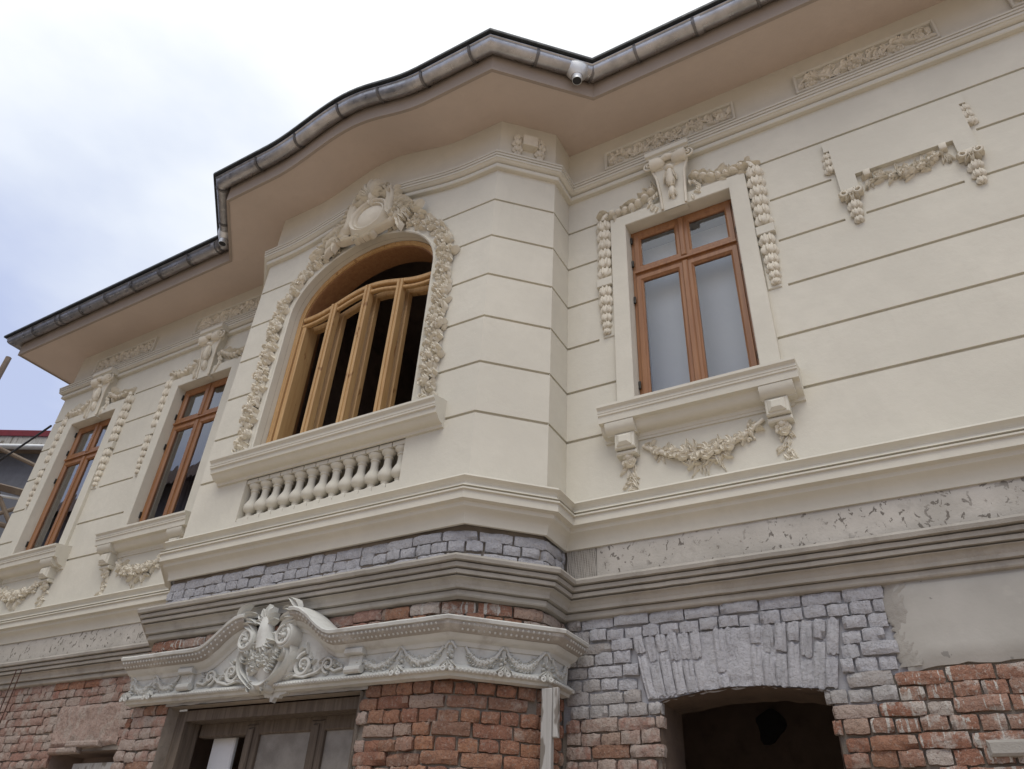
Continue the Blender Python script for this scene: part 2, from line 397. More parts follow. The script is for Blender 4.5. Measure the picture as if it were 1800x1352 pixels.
# bay
OH, OZS, ORI = .885, 6.40, .70                # arched opening: half width, spring, rise
def arch_z(u, grow=0.): 
    a = OH+grow; u = max(-a, min(a, u)); return OZS+(ORI+grow)*math.sqrt(max(0, 1-(u/a)**2))
mb = MB(); cl = math.hypot(B_-A_, YB-YF)
ch_t = math.tan(math.atan2(abs(YB-YF), B_-A_)/2); bk_t = math.tan((math.pi/2-math.atan2(abs(YB-YF), B_-A_))/2)
wall_panel(mb, (LB, 0), (LB, YB), Z0, ZT, (), allg(abs(YB)), mL=-1, mR=bk_t)
wall_panel(mb, (LB, YB), (LA, YF), Z0, ZT, (), allg(cl), mL=bk_t, mR=ch_t)
obj('bay_upper_wall', mb, 'cream', HOUSE, smooth=0); mb = MB()
wall_panel(mb, (RA, YF), (RB, YB), Z0, ZT, (), allg(cl), mL=ch_t, mR=bk_t)
wall_panel(mb, (RB, YB), (RB, 0), Z0, ZT, (), allg(abs(YB)), mL=bk_t, mR=-1)
obj('bay_upper_wall', mb, 'cream', HOUSE, smooth=0)
mb = MB(); sideL = A_-OH
BALH, BZ0, BZ1 = .865, 4.13, 4.535
def gl(z): return sideL-(.215 if z < 6.3 else .19 if z < 6.6 else 0)
def bgr(): return [(0, gl(z), z) for z in GZ if z > 4.7]+[(0, A_-1.12, 4.615)]
grL = bgr(); wall_panel(mb, (LA, YF), (BC-OH, YF), Z0, 7.4, (), [g_ for g_ in grL if g_[1] <= sideL], mL=ch_t)
grR = [(sideL-b, sideL, z) for a, b, z in grL]; wall_panel(mb, (BC+OH, YF), (RA, YF), Z0, 7.4, (), [g_ for g_ in grR if g_[0] >= 0], mR=ch_t)
wall_panel(mb, (BC-OH, YF), (BC+OH, YF), Z0, 4.80, [(OH-BALH, OH+BALH, BZ0, BZ1)])
n = 40
xs = [BC-OH*math.cos(math.pi*k/n) for k in range(n+1)]
for a, b in zip(xs, xs[1:]): mb.quad((a, YF, arch_z(a-BC)), (b, YF, arch_z(b-BC)), (b, YF, 7.4), (a, YF, 7.4))
xs = [LA+(RA-LA)*k/36 for k in range(37)]
top = lambda x: ZT+bump_dz(x, .235, 1.05)+.02
for a, b in zip(xs, xs[1:]): mb.quad((a, YF, 7.4), (b, YF, 7.4), (b, YF, top(b)), (a, YF, top(a)))
# reveal of the arched opening
rv = [(BC-OH, 4.80)]+[(BC-OH*math.cos(math.pi*k/n), arch_z(-OH*math.cos(math.pi*k/n))) for k in range(n+1)]+[(BC+OH, 4.80)]
mb.grid([[(x, YF+.052, z) for x, z in rv], [(x, YF+.16, z) for x, z in rv]])
obj('bay_upper_wall', mb, 'cream', HOUSE, smooth=25)

# ------------------------------------------------------------------ mouldings
def arc(o0, z0, o1, z1, bulge, n=5):
    pts = []
    for k in range(n+1):
        t = k/n; dx, dz = o1-o0, z1-z0
        s_ = math.sin(math.pi*t)*bulge; ln = math.hypot(dx, dz)
        pts.append((o0+dx*t+dz/ln*(-s_), z0+dz*t+dx/ln*s_))
    return pts
STR = [(-.01, 7.378), (.042, 7.38), (.048, 7.388), (.048, 7.424), (.02, 7.427), (.018, 7.436)]+arc(.024, 7.438, .08, 7.464, -.010, 4)+[(.088, 7.466), (.09, 7.49), (.074, 7.492), (.074, 7.499), (.094, 7.5), (.097, 7.522), (.08, 7.524), (.08, 7.531), (.10, 7.533), (.102, 7.552), (.05, 7.572), (-.01, 7.58)]
pth, dzs = arched(PATH, .185, 1.25)
obj('string_course', MB().sweep(pth, STR, dzs), 'cream', HOUSE, smooth=30)
COR = [(-.01, 3.70), (.012, 3.70)]+arc(.014, 3.715, .075, 3.80, .018, 5)+[(.078, 3.803), (.082, 3.83)]+[(.085, 3.832), (.12, 3.838), (.12, 3.895), (.135, 3.90), (.135, 3.912), (.112, 3.914), (.112, 3.924)]+arc(.136, 3.926, .136, 4.0, .037, 6)+[(.125, 4.005), (.12, 4.02), (.05, 4.055), (-.01, 4.075)]
obj('storey_cornice', MB().sweep(PATH, COR), 'cream', HOUSE, smooth=30)
def wob(mb, amp, sc_=7):
    def f(x, y, z):
        nz = noise.noise_vector(Vector((x*sc_, y*sc_, z*sc_))); return (x+nz.x*amp, y+nz.y*amp, z+nz.z*amp)
    return mb.tf(f)
def fine(path, step=.12):
    r = []
    for a, b in zip(path, path[1:]):
        k = max(1, int(math.hypot(b[0]-a[0], b[1]-a[1])/step))
        r += [(a[0]+(b[0]-a[0])*i/k, a[1]+(b[1]-a[1])*i/k) for i in range(k)]
    return r+[path[-1]]
DK = [(-.03, 3.19), (.016, 3.196), (.022, 3.205), (.022, 3.232), (.006, 3.234), (.006, 3.241), (.048, 3.242), (.052, 3.264)]+arc(.054, 3.266, .088, 3.30, .008, 4)+[(.09, 3.303), (.066, 3.305), (.066, 3.314), (.102, 3.316), (.106, 3.340), (.08, 3.342), (.08, 3.351), (.122, 3.353), (.126, 3.378), (.098, 3.38), (.098, 3.388), (.148, 3.39), (.155, 3.412), (.148, 3.428), (.03, 3.447), (-.03, 3.452)]
obj('lower_moulding', wob(MB().sweep(fine(PATH[1:], .09), DK), .0028, 14), 'darkcor', HOUSE, smooth=30)

# ------------------------------------------------------------------ ground-floor walls
wl = MB(); SW = (-7.69, -6.72, 1.3, 2.545)    # small old window in the left wall
wall_panel(wl, (XL, .042), (LB-.03, .042), 0, 3.74, [(SW[0]-XL, SW[1]-XL, SW[2], SW[3])])
LWALL = obj('ground_floor_wall', wl, 'mortar', HOUSE, smooth=0)
wl = MB(); OPX0, OPX1 = -1.63, -.645
def op_top(x): u = (x-(OPX0+OPX1)/2)/((OPX1-OPX0)/2); return 2.645+.05*(1-u*u)
wall_panel(wl, (RB-.03, .042), (XR, .042), 0, 3.74, [(OPX0-RB+.03, OPX1-RB+.03, 0.0, 2.75)])
xs = [OPX0+(OPX1-OPX0)*k/30 for k in range(31)]
jg = [op_top(x)+random.uniform(-.008, .008) for x in xs]
for k in range(30): wl.quad((xs[k], .042, jg[k]), (xs[k+1], .042, jg[k+1]), (xs[k+1], .042, 2.75), (xs[k], .042, 2.75))
RWALL = obj('ground_floor_wall', wl, 'mortar', HOUSE, smooth=0)
pm = MB()
for q0, q1, za, zb in ((RB-.02, -.22, 2.71, 3.25), (RB-.02, OPX0-.002, 2.50, 2.71), (OPX1+.004, -.32, 2.56, 2.71)): pm.quad((q0, .0385, za), (q1, .0385, za), (q1, .0385, zb), (q0, .0385, zb))
for k in range(30): pm.quad((xs[k], .0385, jg[k]), (xs[k+1], .0385, jg[k+1]), (xs[k+1], .0385, 2.71), (xs[k], .0385, 2.71))
obj('primed_mortar', pm, 'mortar_g', RWALL, smooth=0)
DX0, DX1, DZ = -5.20, -3.37, 2.665            # door opening
wl = MB(); k_ = .03
def bay_path(off):                            # bay brick line with an eased front corner, outward offset off
    pts = [(LB+.0, 0), (LB, YB), (LA, YF), (RA-.30, YF), (RA-.12, YF+.012), (RA+.03, YF+.07), (RA+.14, YF+.16), (RB-.06, YB-.045), (RB, YB+.03), (RB, 0.10)]
    P = [Vector(p) for p in pts]; ns = []
    for a, b in zip(P, P[1:]): d = (b-a).normalized(); ns.append(Vector((d.y, -d.x)))
    ms = [ns[0]]+[(a+b)/(1+a.dot(b)) for a, b in zip(ns, ns[1:])]+[ns[-1]]
    return [p+q*off for p, q in zip(P, ms)]
bp = bay_path(-.04)
iA = [i for i, p in enumerate(bp)]
for a, b in list(zip(bp, bp[1:])):
    if a.x < DX0 < b.x and abs(a.y-b.y) < .01:
        wl.quad((a.x, a.y, 0), (DX0, a.y, 0), (DX0, a.y, 3.74), (a.x, a.y, 3.74))
        wl.quad((DX0, a.y, DZ), (DX1, a.y, DZ), (DX1, a.y, 3.74), (DX0, a.y, 3.74))
        wl.quad((DX1, a.y, 0), (b.x, b.y, 0), (b.x, b.y, 3.74), (DX1, a.y, 3.74))
    else: wl.quad((a.x, a.y, 0), (b.x, b.y, 0), (b.x, b.y, 3.74), (a.x, a.y, 3.74))
BWALL = obj('bay_ground_floor_wall', wl, 'mortar', HOUSE, smooth=0)

# brick meshes (unit: x 0..1, z 0..1, front y=-1 .. back 0, scaled per brick)
def brick_mesh(seed, mat):
    rnd = random.Random(seed); mb = MB(); NX, NZ = 6, 3
    def X(i): return (i/NX)
    rows = []
    cut = rnd.choice([(0, 0), (NX, 0), (0, NZ), (NX, NZ), None, None])
    for j in range(NZ+1):
        row = []
        for i in range(NX+1):
            ex = min(i, NX-i); ez = min(j, NZ-j)
            d = 1.0-(.17 if ex == 0 else 0)-(.15 if ez == 0 else 0)+rnd.uniform(-.15, .10)
            if cut and abs(i-cut[0])+abs(j-cut[1]) <= rnd.choice([0, 0, 1]): d -= rnd.uniform(.3, .6)
            x = X(i)+rnd.uniform(-.014, .014)+(.008 if i == 0 and ez == 0 else -.008 if i == NX and ez == 0 else 0); z = j/NZ+rnd.uniform(-.05, .05)+(.02 if j == 0 and ex == 0 else -.02 if j == NZ and ex == 0 else 0)
            row.append((x, -d, z))
        rows.append(row)
    mb.grid(rows)
    ring = [rows[0][i] for i in range(NX+1)]+[rows[j][NX] for j in range(1, NZ+1)]+[rows[NZ][i] for i in range(NX-1, -1, -1)]+[rows[j][0] for j in range(NZ-1, 0, -1)]
    back = [(p[0], .35, p[2]) for p in ring]; n = len(ring)
    mb.add(ring+back, [(i, n+i, n+(i+1) % n, (i+1) % n) for i in range(n)])
    return mb, mb.mesh('brick', mat, 55)
BR = {k: [brick_mesh(100+i, k) for i in range(12)] for k in ('b_red', 'b_pink', 'b_drip', 'b_grey', 'b_greyp')}
BRICKS = []   # (wall, P(x,y), rz, s-len, z, h, depth, matkey, tilt)
CAM = Vector((0, -4.6, 1.6))
def put(wall, x, y, rz, ln, z, h, dep, mk, tilt=0.): BRICKS.append((wall, x, y, rz, ln, z, h, dep, mk, tilt))
CH = .0785
def courses(wall, pts, z_lo, z_hi, ok, matf, depf, jit=.004, off=0, jx=.009):
    # pts: polyline of the mortar face, bricks laid along it
    P = [Vector(p) for p in pts]; cum = [0.]
    for a, b in zip(P, P[1:]): cum.append(cum[-1]+(b-a).length)
    def at(s):
        for i in range(len(P)-1):
            if s <= cum[i+1] or i == len(P)-2:
                d = (P[i+1]-P[i]).normalized(); return P[i]+d*(s-cum[i]), d
    z = z_lo; row = 0
    while z < z_hi-.03:
        s = -random.uniform(0, .2); hdr = (row+off) % 2
        while s < cum[-1]:
            ln = (.118 if (hdr or random.random() < .12) else .232)*random.uniform(.93, 1.06)
            a, b = max(0, s), min(cum[-1], s+ln)
            if b-a > .05:
                pa, _ = at(a); pb, _ = at(b); d = (pb-pa)
                for (u, v) in ok(pa.x, pb.x, z):
                    if v-u < .045: continue
                    k0 = (u-pa.x)/d.x if abs(d.x) > 1e-4 else 0; k1 = (v-pa.x)/d.x if abs(d.x) > 1e-4 else 1
                    q = pa+d*k0; l2 = d.length*(k1-k0)
                    put(wall, q.x, q.y, math.atan2(d.y, d.x), l2-jx*.2, z+random.uniform(-jit, jit), CH-.009+random.uniform(-jit, jit), depf(q.x, z), matf(q.x+l2/2, z), random.uniform(-.012, .012))
            s += ln+jx
        z += CH; row += 1
def sub(a, b, cuts):
    segs = [(a, b)]
    for c, d in cuts: segs = [q for s_ in segs for q in ((s_[0], min(s_[1], c)), (max(s_[0], d), s_[1])) if q[1] > q[0]]
    return segs
# right wall
JL0, JL1, JR0, JR1 = -1.715, -1.795, -.60, -.515     # jack arch: left bottom/top, right bottom/top
def r_ok(a, b, z):
    cuts = []; zc = z+CH/2
    if zc < 2.655: cuts.append((OPX0+random.uniform(-.005, .025), OPX1+random.uniform(-.035, .004)))
    elif zc < 3.045:
        t = (zc-2.655)/.39; cuts.append((JL0+(JL1-JL0)*t, JR0+(JR1-JR0)*t+.012))
    if zc > 2.73: cuts.append((-.265+.05*noise.noise(Vector((0, 0, z*9))), 9))
    return sub(a, b, cuts)
def r_mat(x, z):
    if z > 2.70 and x < -.2: return 'b_grey' if x > -2.05 else 'b_greyp'
    if x < -1.6: return 'b_greyp' if z > 2.50+random.uniform(-.03, .03) else random.choice(['b_pink', 'b_red', 'b_pink'])
    if x < -.35: return 'b_greyp' if z > 2.56 else random.choice(['b_drip', 'b_red', 'b_pink'])
    return 'b_drip'
courses(RWALL, [(RB+.012, .042), (1.9, .042)], 2.655-CH*8, 3.20, r_ok, r_mat, lambda x, z: .038+random.uniform(-.010, .012), .006)
# soldier bricks of the flat arch
def jack():
    nb = 17
    for i in range(nb):
        t = (i+.5)/nb
        if .36 < t < .56 and random.random() < .5: continue
        xb = JL0+(JR0-JL0)*t; xt = JL1+(JR1-JL1)*t; tilt = math.atan2(xt-xb, .39)
        wd = .062; split = random.choice([.55, .45, .7, .3])
        hgt = .375
        for z0, z1 in ((0, split*hgt-.008), (split*hgt+.006, hgt)):
            zz = 2.668+z0; xx = xb+(xt-xb)*z0/.39-wd/2
            zmin = op_top(xb)+.006 if z0 == 0 else 0
            if zz < zmin: z1 += 0; zz = zmin
            put(RWALL, xx, .042, 0, wd, zz, z1-z0-(zz-2.668-z0), .042+random.uniform(-.007, .012), 'b_grey', tilt)
jack()
# bay front
def b_ok_low(a, b, z):
    cuts = []; zc = z+CH/2
    if zc < DZ: cuts.append((DX0, DX1))
    elif zc < 2.77: cuts.append((DX0-.02, DX1+.05))
    return sub(a, b, cuts)
BP = bay_path(-.04)
courses(BWALL, [p for p in BP[2:9]], 2.70-CH*7, 2.77, b_ok_low, lambda x, z: 'b_red' if (x > -3.28 or random.random() < .35) else 'b_pink', lambda x, z: .038+random.uniform(-.010, .012), .006, off=1)
courses(BWALL, [p for p in BP[2:9]], 2.955, 3.20, lambda a, b, z: [(a, b)], lambda x, z: random.choice(['b_red', 'b_pink', 'b_drip']), lambda x, z: .036+random.uniform(-.010, .010), .006)
courses(BWALL, [p for p in BP[2:9]], 3.455, 3.72, lambda a, b, z: [(a, b)], lambda x, z: 'b_grey', lambda x, z: (.036 if x > -3.4 else .024)+random.uniform(-.008, .010), .006)
for zz0, zz1, mm in ((2.70-CH*7, 2.77, 'b_red'), (2.955, 3.20, 'b_pink'), (3.455, 3.72, 'b_grey')):
    z = zz0; q = 0
    while z < zz1-.03:
        put(BWALL, RB-.04, YB+.03, R(90), .14 if q % 2 else .245, z, CH-.009, .036, mm)
        put(BWALL, RB-.04, YB+.03+(.155 if q % 2 else .26), R(90), .12 if q % 2 else .04, z, CH-.009, .036, mm); z += CH; q += 1
# left wall
def l_ok(a, b, z):
    zc = z+CH/2; cuts = []
    if zc < 2.57: cuts.append((SW[0]-.02, SW[1]+.01))
    if 2.57 < zc < 2.96: cuts.append((-7.78-.1*(zc-2.6), -6.80))
    return sub(a, b, cuts)
courses(LWALL, [(-9.2, .042), (LB-.02, .042)], 3.20-CH*11, 3.205, l_ok, lambda x, z: 'b_red' if (z > 3.05 and x > -8.0 and random.random() < .6) else 'b_pink', lambda x, z: .030+random.uniform(-.008, .010), .006)
# the 300 largest in view as objects, the rest joined
def seen(b):
    wl_, x, y, rz, ln, z, h, dep, mk, tl = b
    c = Vector((x+math.cos(rz)*ln/2, y+math.sin(rz)*ln/2, z+h/2)); v = c-CAM
    xc, yc, zc = v.dot(r2), -v.dot(d2), v.dot(fwd)
    inside = abs(xc/zc) < .72 and abs(yc/zc) < .545
    return (ln*h/v.length**2*(abs(v.normalized().dot(Vector((math.sin(rz), -math.cos(rz), 0))))) if inside else 0)
order = sorted(BRICKS, key=seen, reverse=True)
rest = {}
for i, b in enumerate(order):
    wl_, x, y, rz, ln, z, h, dep, mk, tl = b
    mbv, mev = random.choice(BR[mk])
    if i < 300 and seen(b) > 0:
        o = bpy.data.objects.new('brick', mev); COL.objects.link(o); o.parent = wl_
        o.location = (x, y, z); o.rotation_euler = (0, tl, rz); o.scale = (ln, dep, h)
    else:
        T = Matrix.Translation((x, y, z)) @ Matrix.Rotation(rz, 4, 'Z') @ Matrix.Rotation(tl, 4, 'Y') @ Matrix.Diagonal((ln, dep, h, 1))
        rest.setdefault((wl_, mk), MB()).add([T @ Vector(p) for p in mbv.v], mbv.f)
for (wl_, mk), mbb in rest.items():
    obj('brickwork', mbb, mk, wl_, smooth=55, kind='stuff')
print('bricks', len(BRICKS))

# plaster on the ground-floor walls
def patch(name, poly_fn, mat, parent, y, nx=60, nz=24, x0=0, x1=1, thick=.02):
    mb = MB(); rows = []
    for j in range(nz+1):
        row = []
        for i in range(nx+1):
            x = x0+(x1-x0)*i/nx; zb, zt = poly_fn(x); z = zb+(zt-zb)*j/nz
            edge = min(j, nz-j)/2.; e2 = min(i, nx-i)/2.
            d = thick*min(1, .35+edge*.65, .35+e2*.65)
            row.append((x, y-d-.0035*noise.noise(Vector((x*5, 0, z*5))), z))
        rows.append(row)
    mb.grid(rows)
    ring = rows[0]+[r[-1] for r in rows[1:]]+rows[-1][-2::-1]+[r[0] for r in rows[-2:0:-1]]; n = len(ring)
    mb.add(ring+[(p[0], y+.012, p[2]) for p in ring], [(i, n+i, n+(i+1) % n, (i+1) % n) for i in range(n)])
    return obj(name, mb, mat, parent, smooth=50)
nz_ = lambda x, s_, k: noise.noise(Vector((x*s_, k, 0)))
patch('plaster_band', lambda x: (3.43, 3.725), 'band', RWALL, .02, 120, 8, RB+.24, XR, .026)
patch('plaster_band', lambda x: (3.43, 3.725), 'band', LWALL, .02, 100, 8, XL+.01, LB-.01, .026)
patch('plaster_band', lambda x: (3.43, 3.725), 'render', RWALL, .02, 20, 8, RB+.002, RB+.236, .008)
patch('plaster_patch', lambda x: (2.735+.014*nz_(x, 9, 1)+.008*nz_(x, 30, 2)-(.02*max(0, (-.12-x)/.1)), 3.215), 'patch', RWALL, .03, 130, 14, -.235, XR, .034)
# trowelled fresh render along the edge of the plaster patch
mb = MB(); rows = []
for j in range(46):
    z = 2.74+.47*j/45; row = []
    for i in range(19):
        t = i/18; x = -.275+.03*noise.noise(Vector((0, 0, z*7)))+(.12+.02*noise.noise(Vector((4, 0, z*9))))*t
        r_ = noise.noise(Vector((x*9+z*6, 2, z*40-x*30)))
        ed = .15+.85*t**.6
        row.append((x+(.02*noise.noise(Vector((1, 0, z*60))) if i < 2 else 0), .030-(.028+.006*r_+.004*noise.noise(Vector((x*60, 1, z*60))))*ed, z))
    rows.append(row)
mb.grid(rows); obj('render_smear', mb, 'render', RWALL, smooth=60)
# rough render over part of the left wall and the flat arch
mb = MB(); rows = []
for j in range(37):
    row = []
    for i in range(111):
        x = -7.80+1.02*i/110; z = 2.585+.375*j/36
        ed = min(1, min(i/2.5, (110-i)/2.5, j, 36-j)/3.)
        row.append((x+.02*nz_(z, 12, 4)*(1-ed)-(.1*(z-2.58) if i < 55 else 0), .028-(.022+.020*noise.noise(Vector((x*30, 3, z*8)))+.014*noise.noise(Vector((x*9, 1, z*6)))+.006*noise.noise(Vector((x*70, 1, z*30))))*ed, z+.02*nz_(x, 9, 6)*(1-ed)))
    rows.append(row)
mb.grid(rows); obj('rough_render', mb, 'b_pink', LWALL, smooth=60)
mb = MB(); rows = []
for j in range(22):
    row = []
    for i in range(51):
        t = i/50; z = 2.665+.37*j/21; q = (z-2.665)/.37
        x = (JL0+.012)*(1-q)+(JL1+.012)*q; x2 = (JR0-.01)*(1-q)+(JR1-.01)*q
        x = x+(x2-x)*t; z = max(z, op_top(x)+.004)
        thick = .003+.014*noise.noise(Vector((x*8, 1, z*6)))+.006*noise.noise(Vector((x*30, 1, z*30)))+.022*math.exp(-((x+1.13)/.16)**2)*(1 if z > 2.75 else .5)
        if z < 2.78: thick += .014*noise.noise(Vector((x*5, 7, z*3)))+.004
        row.append((x, .026-max(-.014, thick), z))
    rows.append(row)
mb.grid(rows); obj('render_skim', mb, 'b_grey', RWALL, smooth=60)
obj('stone_slab', wob(MB().bbox(.03, .75, -.03, .03, 2.292, 2.365, .012), .008, 8), 'render', RWALL, smooth=0)
# lath mesh patch
for i in range(19):
    x = RB+.015+.0118*i; obj('lath_wire', wob(MB().tube([(x+.003*math.sin(k*1.3+i), .004, 3.452+.03*k) for k in range(10)], .0028, 5), .001, 20), 'mesh', RWALL)
for k in range(22):
    z = 3.46+.0125*k; obj('lath_wire', MB().tube([(RB+.01+.02*i, .006, z+.002*math.sin(i+k)) for i in range(12)], .0018, 5), 'mesh', RWALL)
# opening in the right wall: reveal, room behind
mb = MB()
prof = [(OPX0, 0)]+[(OPX0, .3*k) for k in range(1, 9)]+[(x, op_top(x)) for x in xs]+[(OPX1, .3*k) for k in range(8, -1, -1)]
prof = [(x+.006*noise.noise(Vector((z*7, x*3, 2))), z+.006*noise.noise(Vector((x*9, z, 5)))) for x, z in prof]
mb.grid([[(x+.010*noise.noise(Vector((z*11, y*9, x))), y, z+.010*noise.noise(Vector((x*13, y*9, z)))) for x, z in prof] for y in (.004, .08, .16, .25, .33, .42)])
obj('opening_reveal', mb, 'dirt', RWALL, smooth=50)
def room(name, x0, x1, y0, y1, z0, z1, mat='interior'):
    mb = MB(); mb.quad((x0, y1, z0), (x1, y1, z0), (x1, y1, z1), (x0, y1, z1)); mb.quad((x0, y0, z0), (x0, y1, z0), (x0, y1, z1), (x0, y0, z1))
    mb.quad((x1, y0, z0), (x1, y1, z0), (x1, y1, z1), (x1, y0, z1)); mb.quad((x0, y0, z1), (x1, y0, z1), (x1, y1, z1), (x0, y1, z1)); mb.quad((x0, y0, z0), (x1, y0, z0), (x1, y1, z0), (x0, y1, z0))
    return obj(name, mb, mat, HOUSE, smooth=0)
rm = room('room', OPX0-1.5, OPX1+1.5, .42, 3.2, .05, 3.3)
mb = MB(); mb.quad((OPX0-1.5, .421, 0.05), (OPX0-.01, .421, 0.05), (OPX0-.01, .421, 3.3), (OPX0-1.5, .421, 3.3)); mb.quad((OPX1+.01, .421, 0.05), (OPX1+1.5, .421, 0.05), (OPX1+1.5, .421, 3.3), (OPX1+.01, .421, 3.3)); mb.quad((OPX0-.01, .421, 2.71), (OPX1+.01, .421, 2.71), (OPX1+.01, .421, 3.3), (OPX0-.01, .421, 3.3))
obj('room_wall', mb, 'interior', rm, smooth=0)
mb = MB(); pr = [(math.cos(a)*(.13+.03*math.sin(3*a+1)), math.sin(a)*(.15+.03*math.sin(2*a))) for a in [2*math.pi*k/18 for k in range(18)]]
mb.prism([(-1.68+x, 3.08+z) for x, z in pr], 3.17, 3.21); obj('wall_hole_shade', mb, 'black', rm)  # solid black plate, painted darkness in place of a real hole
room('room', LB+.2, RB-.2, YF+.32, 3.0, 3.9, 8.05)
room('room', DX0-.3, DX1+.3, YF+.40, 2.5, .05, 3.1)

# ------------------------------------------------------------------ roof and eaves
EO = .62; GO = .77
def eave(off):
    c = A_+off*math.tan(R(22.5)); d = c+(abs(YF)+off-off)   # 45 degree chamfer back to the main eave line
    return [(XL-off, 7), (XL-off, -off), (BC-d, -off), (BC-c, YF-off), (BC+c, YF-off), (BC+d, -off), (XR, -off)]
inner = [(XL, 7), (XL, 0), (LB, 0), (LB, YB), (LA, YF)]+[(LA+(RA-LA)*k/36, YF) for k in range(1, 36)]+[(RA, YF), (RB, YB), (RB, 0), (XR, 0)]
E = eave(EO); oL, oR = E[3][0], E[4][0]
outer = [E[0], E[1], E[2], E[2], E[3]]+[(oL+(oR-oL)*k/36, YF-EO) for k in range(1, 36)]+[E[4], E[5], E[5], E[6]]
ZFB = 7.99
zi = [ZT+(bump_dz(p[0], .235, 1.05) if 4 < i < 40 else 0) for i, p in enumerate(inner)]
zo = [ZFB+(bump_dz(p[0], .235, 1.02) if 4 < i < 40 else 0) for i, p in enumerate(outer)]
mb = MB(); rows = []
for k in range(5):
    t = k/4; rows.append([(a[0]+(b[0]-a[0])*t, a[1]+(b[1]-a[1])*t, za+(zb-za)*t+.012*math.sin(math.pi*t)) for a, b, za, zb in zip(inner, outer, zi, zo)])
mb.grid(rows); obj('soffit', mb, 'soffit', HOUSE, smooth=35)
ep, edz = arched(E, .235, 1.02, 36)
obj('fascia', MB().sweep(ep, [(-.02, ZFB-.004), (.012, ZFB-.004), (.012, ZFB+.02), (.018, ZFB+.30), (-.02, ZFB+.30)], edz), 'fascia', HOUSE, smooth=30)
# gutter: half-round trough
gr = .078; gc = .018+gr+.006; gz = 8.225
gprof = [(gc+gr*math.cos(a), gz+gr*math.sin(a)*1.1) for a in [math.pi+math.pi*k/12 for k in range(13)]]
gprof += [(gc+gr+.008, gz+.004), (gc+gr+.012, gz+.014), (gc+gr, gz+.018), (gc+gr-.006, gz)]+[(gc+(gr-.005)*math.cos(a), gz+(gr-.005)*math.sin(a)*1.1) for a in [2*math.pi-math.pi*k/8 for k in range(9)]]
GUT = obj('gutter', MB().sweep(ep, gprof, edz), 'zinc', HOUSE, smooth=50)
# straps (gutter brackets) along the run
P = [Vector(p) for p in ep]
segs = [(i, P[i], P[i+1]) for i in range(len(P)-1)]
acc = .25
sp_prof = [(gc+(gr+.009)*math.cos(a), gz+(gr+.009)*math.sin(a)*1.1) for a in [math.pi+math.pi*k/10 for k in range(11)]]+[(gc+gr+.014, gz+.018), (gc+gr+.004, gz+.03), (gc, gz+.03)]
for i, a, b in segs:
    ln = (b-a).length; d = (b-a)/ln
    while acc < ln:
        if a.y < 4:
            p = a+d*acc; t = acc/ln; h = edz[i]+(edz[i+1]-edz[i])*t
            q0, q1 = p-d*.014, p+d*.014
            obj('gutter_strap', MB().sweep([q0, q1], sp_prof, [h, h], False), 'strap', GUT, smooth=50)
        acc += .56
    acc -= ln
# joint seams of the gutter
for i, a, b in segs:
    if (b-a).length > .5 and a.y < 1 and a.x > -12:
        for s_ in [1.6*k+1.1 for k in range(int((b-a).length/1.6)+1)]:
            if s_ < (b-a).length-.1:
                d = (b-a).normalized(); p = a+d*s_
                obj('gutter_seam', MB().sweep([p-d*.03, p+d*.03], sp_prof[:11], [edz[i]]*2, False), 'zinc', GUT, smooth=50)
# outlets: funnel with a short spout
def outlet(t_, side):
    a, b = (Vector(E[4]), Vector(E[5])) if side > 0 else (Vector(E[2]), Vector(E[3]))
    p = a+(b-a)*t_; d = (b-a).normalized(); n_ = Vector((d.y, -d.x)); p = p+n_*gc
    mb = MB(); rows = []
    for (ru, rn, z) in ((.15, gr+.016, gz+.006), (.145, gr+.016, gz-.03), (.07, .066, gz-.115), (.052, .052, gz-.13), (.046, .046, gz-.19), (.043, .043, gz-.19), (.043, .043, gz-.10)):
        rows.append([(p.x+d.x*ru*math.cos(q)+n_.x*rn*math.sin(q), p.y+d.y*ru*math.cos(q)+n_.y*rn*math.sin(q), z) for q in [2*math.pi*k/18 for k in range(18)]])
    mb.grid(rows, True); mb.add(rows[-1], [tuple(range(18))]); ob = obj('gutter_outlet', mb, 'zincnew', GUT, smooth=40)
    bore = MB(); bore.add([(p.x+.0435*math.cos(q), p.y+.0435*math.sin(q), gz-.186) for q in [2*math.pi*k/18 for k in range(18)]], [tuple(range(18))]); obj('outlet_bore_shade', bore, 'black', GUT)  # black disc paints the darkness inside the spout
    ring = MB(); rg = [(p.x+.051*math.cos(q), p.y+.051*math.sin(q), gz-.128) for q in [2*math.pi*k/18 for k in range(19)]]; ring.tube(rg, .005, 5)
    obj('gutter_outlet_ring', ring, 'zinc', GUT)
outlet(.80, 1); outlet(.22, -1)
# roof: dark sheet edge and slopes behind
rp, rdz = arched(eave(GO-.02), .235, 1.02, 36)
ROOF = obj('roof', MB().sweep(rp, [(-.25, gz+.06), (.04, gz+.026), (.088, gz+.024), (.094, gz+.03), (.094, gz+.058), (.088, gz+.062), (-.25, gz+.11)], rdz), 'roofedge', HOUSE, smooth=30)
mb = MB(); rows = [[(p[0], p[1], gz+.05+h) for p, h in zip(*arched(eave(GO-.20), .235, 1.02, 36))]]
rows.append([(max(XL+2.5, min(XR, p[0])) if p[0] < XL+2.5 else p[0], 3.2 if p[1] < 3 else p[1], gz+1.5) for p, h in zip(*arched(eave(GO-.20), .235, 1.02, 36))])
mb.grid(rows); obj('roof_slope', mb, 'roofedge', ROOF, smooth=30)

